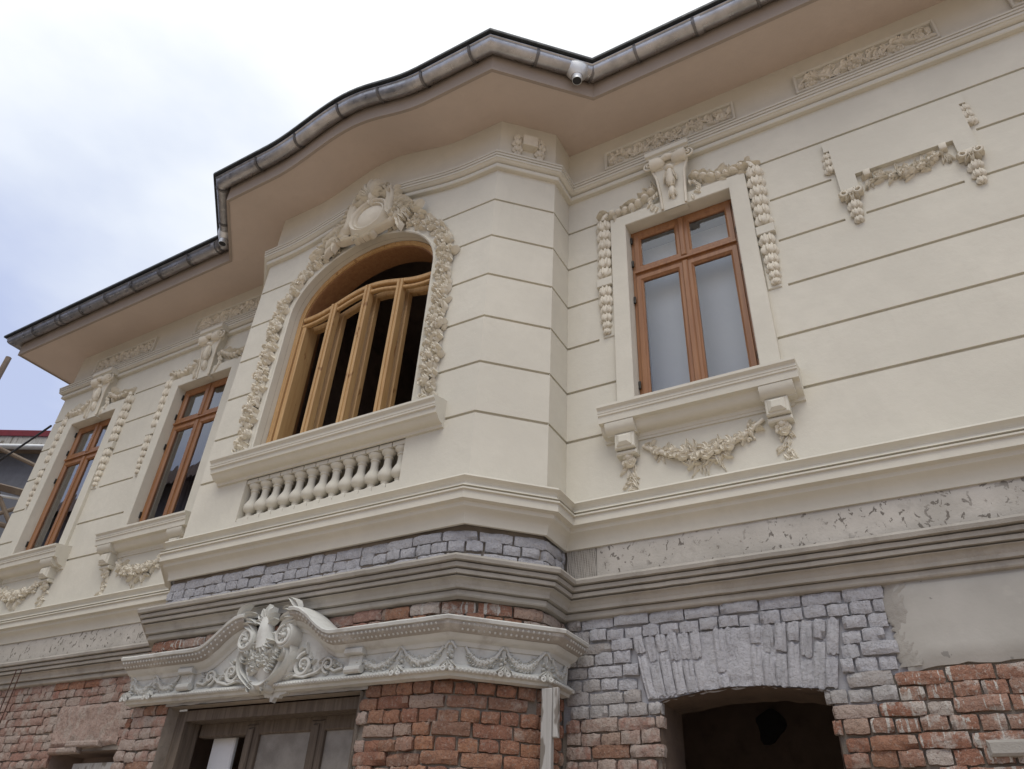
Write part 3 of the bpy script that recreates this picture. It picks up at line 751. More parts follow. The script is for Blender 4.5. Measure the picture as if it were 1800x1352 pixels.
# ------------------------------------------------------------------ small ornament library (facing -Y)
def spiral(cx, cz, r0, r1, turns, a0, sgn, y, n=22, yb=0.):
    return [(cx+(r0+(r1-r0)*k/n)*math.cos(a0+sgn*2*math.pi*turns*k/n), y-yb*k/n, cz+(r0+(r1-r0)*k/n)*math.sin(a0+sgn*2*math.pi*turns*k/n)) for k in range(n+1)]
def husk_mesh(seed, mat='orn'):
    rnd = random.Random(seed); mb = MB(); n = 18; rows = []
    prof = [(.2, .50), (.55, .46), (.84, .30), (1.0, .06), (1.04, -.14), (.93, -.32), (.66, -.43), (.3, -.46)]
    for q, (r_, z) in enumerate(prof):
        row = []
        for k in range(n):
            a = 2*math.pi*k/n; lob = 1+(.0 if q < 1 else .08 if q < 3 else .13)*math.cos(5*a+seed+q*.25)
            dz = (.12*math.cos(5*a+seed) if q >= 4 else .05*math.cos(5*a+seed))
            row.append((r_*lob*math.cos(a)+rnd.uniform(-.025, .025), r_*lob*math.sin(a)*.92+.10, z-dz))
        rows.append(row)
    mb.grid(rows, True); mb.add(rows[0], [tuple(range(n))]); mb.add(rows[-1], [tuple(range(n))])
    for k in range(4):                                          # overlapping upper leaves
        a = R(-150+40*k+rnd.uniform(-6, 6)); 
        mb.leaf(.70*math.cos(a), .46, R(-90), .80, .56, .20, .80*math.sin(a)*.9+.02, 4, 0, 0)
    return mb.mesh('husk', mat, 65)
HUSK = [husk_mesh(i) for i in range(4)]
def husks(parent, x, z0, z1, sizes, y=0., rz=0., xo=0.):
    tot = sum(sizes); z = z0; ct, st = math.cos(rz), math.sin(rz)
    for i, s_ in enumerate(sizes):
        h = (z0-z1)*s_/tot
        o = bpy.data.objects.new('husk', HUSK[(i+int(abs(x)*10)) % 4]); COL.objects.link(o); o.parent = parent
        o.location = (x, y, z-h/2); o.rotation_euler = (0, random.uniform(-.07, .07), rz+random.uniform(-.3, .3)); w_ = h*.60; o.scale = (w_, w_*.85, h*.98); z -= h

def bunch(mb, x, z, r, y0=0., n=7, seed=0):
    rnd = random.Random(seed)
    for k in range(n):
        a = rnd.uniform(0, 6.28); q = r*rnd.uniform(.1, .8)
        mb.dome(x+q*math.cos(a), z+q*math.sin(a), r*.3, r*.3, r*rnd.uniform(.5, .9), y0, 0, 6, 2)

# --- frieze panels
def frieze_panel(parent, x0, x1, seed, z0=7.655, z1=7.925, mat='cream'):
    wd = x1-x0; hg = z1-z0; mb = MB()
    fr = .028
    def ring(i, y): return [(i, y, i), (wd-i, y, i), (wd-i, y, hg-i), (i, y, hg-i)]
    rows = [ring(0, .01), ring(0, -.028), ring(.006, -.034), ring(fr-.010, -.034), ring(fr-.006, -.026), ring(fr, -.022), ring(fr+.004, .003), ring(fr+.010, .003)]
    mb.grid([r+[r[0]] for r in rows]); b = rows[-1]; mb.add(b, [(0, 1, 2, 3)])
    root = obj('frieze_panel', mb, mat, parent, (x0, -.006, z0), smooth=30)
    rnd = random.Random(seed); ra = MB(); w2 = wd-2*fr-.04; nw = 3
    def wave(t): return fr+.02+w2*t, hg/2+(hg*.20)*math.sin(t*math.pi*2*nw)
    ra.tube([(wave(k/60)[0], -.010, wave(k/60)[1]) for k in range(61)], .011, 6)
    for k in range(44):
        t = (k+.5)/44; x, z = wave(t); up = 1 if k % 2 else -1
        a = R(90*up)+R(rnd.uniform(-55, 25))*up
        ra.leaf(x, z, a, hg*rnd.uniform(.28, .42), hg*rnd.uniform(.2, .3), .034, .002, 4, rnd.uniform(-1, 1), 1)
    for k in range(2*nw):
        t = (k+.5)/(2*nw); x, z = wave(t); z = hg-z
        ra.flower(x, z+(.01 if k % 2 else -.01), hg*.17, .036, 6, .002, rnd.uniform(0, 1)); ra.tube(spiral(x, z, hg*.22, hg*.12, .8, rnd.uniform(0, 6), 1 if k % 2 else -1, -.012, 12), .007, 5)
    ra.tf(lambda x, y, z: (x, y, max(fr+.008, min(hg-fr-.008, z))))
    obj('leaf_relief', ra, 'orn', root, smooth=60)
    return root
for i, (a, b) in enumerate([(-10.06, -8.72), (-7.89, -6.56), (-1.862, -.545), (0., 1.158), (1.67, 2.95)]): frieze_panel(HOUSE, a, b, i+3)

# --- window surround with keystone, garlands and husk drops
def surround(cx):
    mb = MB(); o_, t_ = .627, 6.905; pj = .045
    # architrave as three bevelled boards with reveal
    outl = [(-o_, 4.76), (-o_, t_), (o_, t_), (o_, 4.76)]; inn = [(-HW, 4.76), (-HW, WZ1), (HW, WZ1), (HW, 4.76)]
    def ins(pts, d, sgn): 
        return [(pts[0][0]+sgn*d, pts[0][1]), (pts[1][0]+sgn*d, pts[1][1]-sgn*d), (pts[2][0]-sgn*d, pts[2][1]-sgn*d), (pts[3][0]-sgn*d, pts[3][1])]
    L_ = lambda pts, y: [(x, y, z) for x, z in pts]
    mb.grid([L_(outl, .01), L_(outl, -pj+.006), L_(ins(outl, .006, 1), -pj), L_(ins(inn, .006, -1), -pj), L_(inn, -pj+.006), L_(inn, .13)])
    root = obj('window_surround', mb, 'cream', HOUSE, (cx, 0, 0), smooth=25)
    for s in (-1, 1):
        obj('ledge', MB().bbox(min(s*.63, s*.775), max(s*.63, s*.775), -.052, .01, 6.105, 6.20), 'cream', root, smooth=0)
        obj('backing_plate', MB().bbox(min(s*.63, s*.735), max(s*.63, s*.735), -.012, .01, 5.55, 6.10), 'cream', root, smooth=0)
        husks(root, s*.70, 6.93, 6.215, [1.05, 1.0, .98, .95, .95, .95], -.012)
        husks(root, s*.70, 6.10, 5.575, [1.2, 1.2, 1.0, .95, .8, .65], -.018)
        # garland from the keystone down to the corner
        g_ = MB(); rnd = random.Random(int(cx*10)+s); nfl = 0
        for k in range(44):
            t = (k+.3)/44; x = .15+.52*t; z = 7.12-.16*math.sin(t*2.2)+.02*t; 
            sz = .075*(1-.35*abs(t-.45))
            g_.leaf((x+rnd.uniform(-.03, .03))*s, z+rnd.uniform(-.035, .03), R(90-s*90)+rnd.uniform(-1.1, 1.1), sz*rnd.uniform(1.2, 1.9), sz*rnd.uniform(.45, .7), .03+.04*rnd.random(), -.006, 4, rnd.uniform(-1, 1), 1)
        for k in range(7):
            t = (k+.5)/7; x = .18+.46*t; z = 7.115-.16*math.sin(t*2.2)+.02*t
            g_.dome(x*s, z-.005, .048, .034, .078, -.005, R(-s*25)+rnd.uniform(-.6, .6), 8, 3)
        for k in range(9):                                       # trailing sprig under the keystone scroll
            t = k/8; g_.leaf(s*(.15+.06*math.sin(t*3)), 7.05-.20*t, R(-90+s*rnd.uniform(10, 70)), .075, .038, .022, -.045, 4, -s*.6, 0)
        g_.tube([(s*.66, -.03, 7.01), (s*.685, -.035, 6.97), (s*.70, -.03, 6.93)], [.02, .028, .03], 6)
        obj('garland', g_, 'orn', root, smooth=60)
    k = MB()                                                   # keystone: cap, scroll, tapering body
    obj('keystone_cap', MB().sweep([(-.205, -.0), (.205, -.0)], [(-.03, 7.395), (.145, 7.395), (.15, 7.40), (.15, 7.412), (.172, 7.418), (.176, 7.424), (.176, 7.468), (.168, 7.474), (-.03, 7.485)]), 'cream', root, smooth=30)
    def kb(y, z, hw_): return [(-hw_, y, z), (-hw_+.02, y-.006, z), (hw_-.02, y-.006, z), (hw_, y, z)]
    rows = [[(p[0], .01, p[2]) for p in kb(0, 7.40, .155)], kb(-.12, 7.40, .155), kb(-.115, 7.30, .148), kb(-.085, 7.10, .13), kb(-.07, 6.95, .118), kb(-.065, 6.80, .108), kb(-.062, 6.745, .105)]
    k.grid(rows)
    sd_ = [[(s*q[1][0] if False else s*abs(q[3][0]), q[3][1], q[3][2]) for q in rows[1:]] for s in (-1, 1)]
    for s, pts in zip((-1, 1), sd_): k.grid([pts, [(p[0], .01, p[2]) for p in pts]])
    k.quad((-.105, -.062, 6.745), (.105, -.062, 6.745), (.105, .01, 6.745), (-.105, .01, 6.745))
    ks = obj('keystone', k, 'cream', root, smooth=25)
    v = MB()                                                   # double volute
    for s in (-1, 1):
        v.add(*(lambda q: (q.v, q.f))(MB().tube([(s*x, -.118, 7.322) for x in (.03, .04, .075, .12, .165, .175)], [.03, .052, .064, .07, .07, .045], 14)))
        v.tube(spiral(s*.18, 7.325, .06, .012, 1.6, R(90), -s, -.122, 22, .02), .011, 6)
        v.tube([(s*.165, -.10, 7.28), (s*.13, -.094, 7.15), (s*.115, -.078, 6.95), (s*.108, -.072, 6.76)], [.014, .014, .013, .012], 6)
    v.tube([(-.05, -.15, 7.335), (0, -.165, 7.33), (.05, -.15, 7.335)], [.03, .034, .03], 8)
    obj('scroll', v, 'orn', root, smooth=60)
    t = MB(); 
    t.tube([(0, -.11, 7.22), (0, -.118, 7.14), (0, -.112, 7.05), (0, -.095, 7.0)], [.02, .034, .05, .03], 8)
    for q in range(5): t.leaf(-.03+.015*q, 7.19, R(-90)+(q-2)*.10, .22-abs(q-2)*.03, .035, .03, -.115, 4, 0, 0)
    t.tube([(0, -.09, 7.0), (0, -.095, 6.95), (0, -.085, 6.90), (0, -.075, 6.875)], [.018, .03, .034, .018], 8)
    for q in range(3): t.leaf(-.016+.016*q, 6.98, R(-90)+(q-1)*.14, .12, .028, .028, -.085, 4, 0, 0)
    t.dome(0, 7.23, .05, .035, .06, -.095); t.dome(0, 6.87, .02, .028, .03, -.07)
    for s in (-1, 1): t.leaf(s*.02, 7.25, R(90-s*75), .12, .06, .03, -.10, 4, -s*.9, 1)
    obj('tassel', t, 'orn', root, smooth=60)
    return root
for c in WIN: surround(c)

# --- window sill with brackets and swag
SILL = [(.0, 4.505), (.02, 4.505), (.025, 4.53)]+arc(.03, 4.535, .115, 4.60, -.022, 5)+[(.12, 4.605), (.16, 4.61), (.165, 4.665), (.175, 4.67), (.175, 4.685)]+arc(.18, 4.69, .195, 4.725, .010, 4)+[(.2, 4.73), (.2, 4.752), (.05, 4.775), (.0, 4.79)]
def rose(mb, x, z, r, y0, seed):
    rnd = random.Random(seed)
    mb.dome(x, z, r, r, r*.9, y0, 0, 9, 3)
    for k in range(5): a = 1.256*k+rnd.random(); mb.leaf(x+.5*r*math.cos(a), z+.5*r*math.sin(a), a+1.2, r*1.1, r*.9, r*.5, y0-r*.55, 3, 1.2, 0)
    for k in range(3): a = 2.1*k+rnd.random(); mb.leaf(x+.15*r*math.cos(a), z+.15*r*math.sin(a), a+1.4, r*.7, r*.5, r*.3, y0-r*.9, 3, 1.5, 0)
def sill_set(cx, seed):
    mb = MB().sweep([(-.735, .0), (.735, .0)], SILL)
    root = obj('window_sill', mb, 'cream', HOUSE, (cx, 0, 0), smooth=30)
    obj('apron_ledge', MB().sweep([(-.66, 0), (.66, 0)], [(-.01, 4.485), (.012, 4.485), (.016, 4.51), (-.01, 4.51)]), 'cream', root, smooth=30)
    rnd = random.Random(seed)
    for s in (-1, 1):
        b = MB().sweep([(s*.575-.115, 0), (s*.575+.115, 0)], [(-.01, 4.52), (.09, 4.52)]+arc(.09, 4.525, .155, 4.60, -.02, 4)+[(.155, 4.606), (-.01, 4.606)])
        br = obj('bracket', b, 'cream', root, smooth=30)
        k = MB(); x0, x1 = s*.555-.078, s*.555+.078
        k.bbox(x0, x1, -.105, .01, 4.395, 4.522, .008)
        q = lambda i, y: [(x0+i, y, 4.395+i*.8), (x1-i, y, 4.395+i*.8), (x1-i, y, 4.522-i*.8), (x0+i, y, 4.522-i*.8)]
        k.grid([r_+[r_[0]] for r_ in (q(.018, -.104), q(.022, -.115), q(.048, -.135))]); k.add(q(.048, -.135), [(0, 1, 2, 3)])
        obj('diamond_block', k, 'cream', root, smooth=20)
        obj('bracket_foot', MB().bbox(s*.555-.082, s*.555+.082, -.075, .01, 4.355, 4.39, .01), 'cream', root, smooth=0)
        d = MB(); X = s*.555+.004
        rose(d, X, 4.31, .045, -.01, seed+s)
        for q in range(14): d.leaf(X+rnd.uniform(-.03, .03), 4.33-.24*q/14, R(-90)+rnd.uniform(-1.3, 1.3), rnd.uniform(.05, .10), .036, .022, 0, 4, rnd.uniform(-1, 1), 1)
        d.tube([(X-.02, -.03, 4.36), (X, -.05, 4.34), (X+.02, -.03, 4.36)], .022, 6)
        bunch(d, X, 4.18, .03, 0, 6, seed+5*s); d.flower(X+.015, 4.14, .028, .02, 5)
        obj('flower_drop', d, 'orn', root, smooth=60)
    sw = MB()
    pt = lambda t: (-.44+.88*t, 4.425-.17*math.sin(math.pi*t)**.9+.0*t)
    sw.tube([(pt(k/20)[0], -.018, pt(k/20)[1]) for k in range(21)], [.016+.014*math.sin(math.pi*k/20) for k in range(21)], 6)
    for k in range(46):
        t = rnd.random(); x, z = pt(t); sz = .045+.05*math.sin(math.pi*t)
        sw.leaf(x, z+rnd.uniform(-.025, .02), rnd.uniform(0, 6.28), sz*rnd.uniform(.9, 1.5), sz*.5, .022+.02*rnd.random(), -.005, 4, rnd.uniform(-1.2, 1.2), 1)
    for k in range(10): x, z = pt(.5+rnd.uniform(-.12, .12)); sw.leaf(x, z-.03, R(-90)+rnd.uniform(-.7, .7), rnd.uniform(.09, .16), .03, .018, 0, 4, rnd.uniform(-1, 1), 1)
    for k in range(6): x, z = pt(rnd.choice([.14, .16])); sw.leaf(x, z, R(-90)+rnd.uniform(-.8, .8), rnd.uniform(.06, .11), .026, .015, 0, 4, rnd.uniform(-1, 1), 1)
    swo = obj('flower_swag', sw, 'orn', root, smooth=60)
    for t, r_ in ((.12, .03), (.24, .042), (.33, .05), (.44, .042), (.52, .055), (.60, .045), (.70, .05), (.80, .034)):
        f = MB(); x, z = pt(t); rose(f, 0, 0, r_, 0, seed+int(t*100)); obj('rose', f, 'orn', root, (x, -.02, z+rnd.uniform(-.01, .015)), smooth=60)
    b = MB(); bunch(b, 0, 0, .055, 0, 14, seed); bunch(b, .01, -.07, .035, 0, 8, seed+1); obj('berry_bunch', b, 'orn', root, (.33, -.008, 4.36), smooth=60)
    return root
for i, c in enumerate(WIN): sill_set(c, 40+i)

# --- casement windows
def sash(name, parent, x0, x1, z0, z1, y, st, mat, bot=None, dep=.045):
    bot = bot or st; mb = MB(); pr = [(0, y+dep), (0, y+.004), (.004, y), (st-.018, y), (st-.012, y+.008), (st-.004, y+.012), (st, y+.018), (st, y+dep)]
    rows = []
    for d, yy in pr: 
        db = d*bot/st; r_ = [(x0+d, yy, z0+db), (x1-d, yy, z0+db), (x1-d, yy, z1-d), (x0+d, yy, z1-d)]; rows.append(r_+[r_[0]])
    mb.grid(rows); so = obj(name, mb, mat, parent, smooth=30)
    g_ = MB().quad((x0+st-.004, y+.03, z0+bot-.004), (x1-st+.004, y+.03, z0+bot-.004), (x1-st+.004, y+.03, z1-st+.004), (x0+st-.004, y+.03, z1-st+.004))
    return so, g_
def casement(cx, bright):
    root = empty('window', 'stained wood casement window with four panes', None, (cx, 0, 0), HOUSE)
    Y = .085; fz0, fz1 = WZ0-.02, WZ1-.003
    f = MB(); w_ = .03
    f.box(-HW+.003, -HW+w_, Y, Y+.09, fz0, fz1); f.box(HW-w_, HW-.003, Y, Y+.09, fz0, fz1); f.box(-HW+w_, HW-w_, Y, Y+.09, fz1-w_, fz1)
    tz = 6.245
    f.box(-HW+w_, HW-w_, Y-.006, Y+.09, tz-.035, tz+.025); f.box(-HW+w_, HW-w_, Y-.03, Y-.006, tz-.012, tz+.012)
    obj('frame', f, 'oak', root, smooth=0)
    for s in (-1, 1):
        x0, x1 = (-HW+w_+.002, -.008) if s < 0 else (.008, HW-w_-.002)
        for z0, z1, bt in ((fz0+.01, tz-.037, .075), (tz+.027, fz1-w_-.002, .06)):
            so, g_ = sash('sash', root, x0, x1, z0, z1, Y-.012, .062, 'oak', bt)
            obj('pane', g_, 'glass', root, smooth=0)
        for z in (5.0, 5.9, 6.33, 6.62): obj('hinge', MB().tube([(s*(HW-.012), Y-.016, z), (s*(HW-.012), Y-.016, z+.07)], .011, 8), 'hinge', root)
    ast = MB(); 
    for z0, z1 in ((fz0+.012, tz-.036), (tz+.026, fz1-w_-.002)): ast.bbox(-.024, .024, Y-.030, Y, z0, z1, .008)
    obj('astragal', ast, 'oak', root, smooth=0)
    rm_ = MB(); a, b = HW-.035, (.325 if bright else .34)
    rm_.quad((-a, Y+.09, fz0), (-a, b, fz0), (-a, b, fz1), (-a, Y+.09, fz1)); rm_.quad((a, Y+.09, fz0), (a, b, fz0), (a, b, fz1), (a, Y+.09, fz1))
    rm_.quad((-a, Y+.09, fz1-.02), (a, Y+.09, fz1-.02), (a, b, fz1-.02), (-a, b, fz1-.02)); rm_.quad((-a, Y+.09, fz0+.01), (a, Y+.09, fz0+.01), (a, b, fz0+.01), (-a, b, fz0+.01))
    obj('inner_reveal', rm_, 'shadedreveal' if bright else 'interior', root, smooth=0)
    if bright:
        bl = MB().quad((-a, b, fz0), (a, b, fz0), (a, b, fz1), (-a, b, fz1)); obj('inner_blind', bl, 'blind', root, smooth=0)
    else:
        cu = MB(); nn = 60
        for k in (0,):
            top_ = [(-a+2*a*i/nn, b+.035*math.sin(i*1.1)+.02*math.sin(i*.37), fz1) for i in range(nn+1)]
            cu.grid([top_, [(x*.98, y_+.01*math.sin(x*20), fz0) for x, y_, z in top_]])
        obj('curtain', cu, 'curtain', root, smooth=60)
    return root
for i, c in enumerate(WIN): casement(c, i == 2)

# --- relief plate without a window, right of the right-hand window
pl = [(.075, 6.905), (.075, 6.785), (.115, 6.785), (.115, 6.295), (.245, 6.295), (.245, 6.43), (.928, 6.43), (.928, 6.295), (1.062, 6.295), (1.062, 6.785), (1.105, 6.785), (1.105, 6.905)]
mb = MB().prism(pl, -.038, .008); PLATE = obj('relief_plate', mb, 'cream', HOUSE, smooth=0)
for s, X in ((-1, .18), (1, .995)):
    husks(PLATE, X+s*.088, 6.78, 6.545, [.9, 1, 1], -.006)
    mb = MB(); mb.bbox(X-.062, X+.062, -.05, .008, 6.235, 6.293, .01)
    for q in range(7): mb.leaf(X, 6.27, R(-90)+(q-3)*.36, .13-abs(q-3)*.012, .055, .05, -.012, 4, (q-3)*.3, 1)
    for q in (-1, 1): mb.tube(spiral(X+q*.055, 6.235, .034, .008, 1.3, R(90), q, -.05, 14, .02), .012, 6)
    obj('console_drop', mb, 'orn', PLATE, smooth=60)
    husks(PLATE, X, 6.16, 5.94, [1.2, 1.05, .8], -.015)
rnd = random.Random(9); sw = MB(); pt = lambda t: (.325+.53*t, 6.385-.10*math.sin(math.pi*t))
for k in range(44):
    t = rnd.random(); x, z = pt(t); sz = .05+.025*math.sin(math.pi*t)
    sw.leaf(x, z+rnd.uniform(-.03, .03), rnd.uniform(0, 6.28), sz*rnd.uniform(.9, 1.5), sz*.5, .025+.02*rnd.random(), 0, 4, rnd.uniform(-1, 1), 1)
for X in (.325, .855):
    for q in range(6): sw.leaf(X, 6.36, R(-90)+rnd.uniform(-.6, .6), .12, .035, .025, 0, 4, rnd.uniform(-.5, .5), 1)
    sw.bbox(X-.025, X+.025, -.05, .005, 6.37, 6.435, .006)
obj('flower_swag', sw, 'orn', PLATE, smooth=60)
for t, r_ in ((.14, .036), (.3, .03), (.48, .05), (.66, .034), (.85, .04)):
    f = MB(); rose(f, 0, 0, r_, 0, int(t*50)); x, z = pt(t); obj('rose', f, 'orn', PLATE, (x, -.01, z), smooth=60)

# --- block with husks on the chamfer frieze
CA = math.atan2(YB-YF, RB-RA)
cb = empty('frieze_block', None, None, (-2.472, -.512, 0), HOUSE); cb.rotation_euler = (0, 0, CA)
obj('block', MB().bbox(-.075, .075, -.085, .01, 7.76, 7.905, .006), 'orn', cb, smooth=0)
for s in (-1, 1): husks(cb, s*.115, 7.95, 7.62, [.9, 1.1, 1, .8], -.012)
mb = MB(); mb.leaf(0, 7.91, R(90), .07, .06, .03); obj('leaf', mb, 'orn', cb, smooth=60)

# ------------------------------------------------------------------ arched bay window: moulding, floral band, cartouche, sill, balusters
bord = []
def ring_pts(grow, z0=4.80, n=40):
    a = OH+grow; return [(BC-a, z0)]+[(BC-a*math.cos(math.pi*k/n), OZS+(ORI+grow)*math.sin(math.pi*k/n)) for k in range(n+1)]+[(BC+a, z0)]
rows = []
for g_, y in ((.083, YF+.005), (.083, YF-.012), (.076, YF-.018), (.03, YF-.018), (.024, YF-.026), (.012, YF-.030), (0, YF-.022), (0, YF+.05)): rows.append([(x, y, z) for x, z in ring_pts(g_)])
ARCH = obj('arch_moulding', MB().grid(rows), 'cream', HOUSE, smooth=40)
bandm = []
rows = [[(x, y, z) for x, z in ring_pts(g_)] for g_, y in ((.085, YF+.003), (.09, YF-.006), (.15, YF-.008), (.205, YF-.006), (.212, YF+.003))]
FB = MB().grid(rows); rnd = random.Random(21)
# sample along the band centre line
cl_pts = ring_pts(.150, 4.82, 200); cum = [0]
for a, b in zip(cl_pts, cl_pts[1:]): cum.append(cum[-1]+math.hypot(b[0]-a[0], b[1]-a[1]))
def band_at(s):
    for i in range(len(cum)-1):
        if s <= cum[i+1]:
            t = (s-cum[i])/(cum[i+1]-cum[i]); a, b = cl_pts[i], cl_pts[i+1]
            return a[0]+(b[0]-a[0])*t, a[1]+(b[1]-a[1])*t, math.atan2(b[1]-a[1], b[0]-a[0])
TOT = cum[-1]; s_ = .0
while s_ < TOT:
    x, z, a = band_at(s_); up = 0 if s_ < TOT/2 else math.pi
    FB.leaf(x+rnd.uniform(-.06, .06)*math.sin(a), z-rnd.uniform(-.06, .06)*math.cos(a), a+up+rnd.uniform(-1.6, 1.6), rnd.uniform(.055, .10), rnd.uniform(.035, .06), rnd.uniform(.03, .06), YF-.010, 4, rnd.uniform(-1.2, 1.2), 1)
    s_ += .019
BAND = obj('floral_band', FB, 'orn', HOUSE, smooth=60)
FL = []
for k in range(5):
    f = MB()
    if k < 2: f.flower(0, 0, .055, .06, 5, 0, k); f.dome(0, 0, .02, .02, .075, 0)
    elif k < 4: rose(f, 0, 0, .044, -.01, k*9)
    else:
        bunch(f, 0, 0, .05, 0, 9, 3)
    FL.append(f.mesh('flower', 'orn', 60))
s_ = .05; i = 0
while s_ < TOT-.04:
    x, z, a = band_at(s_)
    if not (abs(x-BC) < .36 and z > 6.8):
        o = bpy.data.objects.new('flower', FL[i % 5 if i % 3 else (i//3) % 2]); COL.objects.link(o); o.parent = BAND
        q = .032*(1 if i % 2 else -1); o.location = (x-math.sin(a)*q, YF-.024, z+math.cos(a)*q); o.rotation_euler = (0, rnd.uniform(0, 6), 0)
        k = rnd.uniform(.85, 1.2); o.scale = (k, k, k)
    s_ += .064; i += 1
# cartouche
CX, CZ = BC+.015, 7.375; Yc = YF-.075
mb = MB(); rows = []
for g_, y in ((1.9, YF+.0), (1.85, Yc+.01), (1.5, Yc), (1.36, Yc-.05), (1.27, Yc-.07), (1.18, Yc-.062), (1.13, Yc-.03), (1.08, Yc-.028), (1.04, Yc-.05), (.98, Yc-.052), (.93, Yc-.02), (.75, Yc-.045), (.45, Yc-.062), (.12, Yc-.067), (.001, Yc-.068)):
    rows.append([(CX+.185*min(g_, 1.6)*math.cos(a), y, CZ-.01+.165*min(g_, 1.6)*math.sin(a)) for a in [2*math.pi*k/28 for k in range(28)]])
mb.grid(rows, True); CART = obj('cartouche', mb, 'orn', HOUSE, smooth=60)
def smooth_pts(p, n=6):
    o_ = []
    for i in range(len(p)-1):
        p0, p1, p2, p3 = p[max(i-1, 0)], p[i], p[i+1], p[min(i+2, len(p)-1)]
        for k in range(n):
            t = k/n; o_.append(tuple(.5*((2*b_)+(-a_+c_)*t+(2*a_-5*b_+4*c_-d_)*t*t+(-a_+3*b_-3*c_+d_)*t**3) for a_, b_, c_, d_ in zip(p0, p1, p2, p3)))
    return o_+[p[-1]]
def curl(cx, cz, r0, turns, a0, sgn, n=26): return [(cx+r0*(1-.86*k/n)*math.cos(a0+sgn*2*math.pi*turns*k/n), cz+r0*(1-.86*k/n)*math.sin(a0+sgn*2*math.pi*turns*k/n)) for k in range(n+1)]
sc_ = MB()
for s in (-1, 1):
    p_ = smooth_pts([(CX+s*x, CZ+z) for x, z in ((.07, .275), (.15, .30), (.225, .25), (.255, .14), (.25, .02), (.275, -.09), (.325, -.15))])
    sc_.strap(p_, [.05+.03*math.sin(math.pi*k/(len(p_)-1)) for k in range(len(p_))], .085, Yc)
    p_ = smooth_pts([(CX+s*x, CZ+z) for x, z in ((.33, -.10), (.36, -.17), (.33, -.245), (.24, -.27), (.13, -.285), (.04, -.325), (.0, -.335))])
    sc_.strap(p_, [.075-.03*k/(len(p_)-1) for k in range(len(p_))], .075, Yc)
    c_ = curl(CX+s*.165, CZ+.285, .085, 1.35, R(90), -s); sc_.strap(c_, [.05-.03*k/26 for k in range(27)], [.08+.045*k/26 for k in range(27)], Yc)
    c_ = curl(CX+s*.345, CZ-.165, .075, 1.3, R(-90), s); sc_.strap(c_, [.045-.028*k/26 for k in range(27)], [.07+.035*k/26 for k in range(27)], Yc)
    c_ = curl(CX+s*.09, CZ-.315, .05, 1.2, R(90), -s); sc_.strap(c_, .026, .07, Yc)
    for q in range(8):
        t = q/7; sc_.leaf(CX+s*(.26+.03*math.sin(t*3)), CZ+.24-.40*t, R(90-s*90)+s*R(40-85*t), .11, .065, .055, Yc, 4, -s*.8, 1)
obj('scroll', sc_, 'orn', CART, smooth=60)
sh = MB()                                                        # shell crest
for q in range(9):
    a = R(90)+(q-4)*.30; sh.leaf(CX-.01+.03*math.cos(a), CZ+.25+.03*math.sin(a), a, .23-abs(q-4)*.02, .085, .075, Yc-.045, 5, (q-4)*.16, 0)
for s in (-1, 1):
    c_ = curl(CX-.01+s*.055, CZ+.385, .055, 1.25, R(90+s*70), s); sh.strap(c_, .028, .10, Yc)
sh.dome(CX-.01, CZ+.29, .10, .09, .09, Yc); sh.leaf(CX, CZ+.22, R(-90), .09, .08, .06, Yc-.03, 4, 0, 1)
obj('shell_crest', sh, 'orn', CART, smooth=60)
for s in (-1, 1):
    lf = MB()
    for q in range(11):
        a = R(90-s*90)+s*R(-8-5*q)+rnd.uniform(-.35, .35)
        lf.leaf(CX+s*(.33+.03*(q % 4)), CZ+.02-.022*q+.05*math.sin(q), a, .20, .075, .06, Yc, 5, -s*.6, 2)
    for q in range(4): lf.flower(CX+s*(.36+.05*(q % 2)), CZ-.02-.055*q, .05, .07, 5, Yc+.01, q)
    for q in range(5): lf.leaf(CX+s*(.30+.03*q), CZ+.05-.02*q, R(90-s*(30+12*q)), .13, .055, .05, Yc, 5, -s*.8, 2)
    for q in range(16): t = q/15; lf.leaf(CX+s*(.38+.28*t), CZ-.06-.19*t+rnd.uniform(-.04, .05), R(90-s*90)+rnd.uniform(-1.2, .9), .11, .05, .05, Yc, 4, rnd.uniform(-1, 1), 1)
    obj('leaf_spray', lf, 'orn', CART, smooth=60)
# bay sill
BS = [(-.01, 4.535), (.02, 4.535), (.025, 4.555)]+arc(.03, 4.56, .10, 4.60, -.012, 4)+[(.105, 4.605), (.125, 4.61), (.13, 4.65), (.145, 4.655), (.145, 4.67)]+arc(.15, 4.675, .165, 4.715, .010, 4)+[(.17, 4.72), (.17, 4.74), (.05, 4.775), (-.16, 4.81)]
BSILL = obj('bay_window_sill', MB().sweep([(BC-1.225, YF), (BC+1.225, YF)], BS), 'cream', HOUSE, smooth=30)
# balustrade recess and balusters
mb = MB(); x0, x1 = BC-BALH, BC+BALH; yb = YF+.34
mb.quad((x0, YF, BZ0), (x0, yb, BZ0), (x0, yb, BZ1), (x0, YF, BZ1)); mb.quad((x1, YF, BZ0), (x1, yb, BZ0), (x1, yb, BZ1), (x1, YF, BZ1))
mb.quad((x0, YF, BZ0), (x1, YF, BZ0), (x1, yb, BZ0), (x0, yb, BZ0)); mb.quad((x0, YF, BZ1), (x1, YF, BZ1), (x1, yb, BZ1), (x0, yb, BZ1))
BAL = obj('balustrade', mb, 'cream', HOUSE, smooth=0)
obj('shaded_recess_back', MB().quad((x0, yb-.002, BZ0), (x1, yb-.002, BZ0), (x1, yb-.002, BZ1), (x0, yb-.002, BZ1)), 'dirt', BAL, smooth=0)  # dark brown sheet: shade of the deep recess put into its colour
hB = BZ1-BZ0
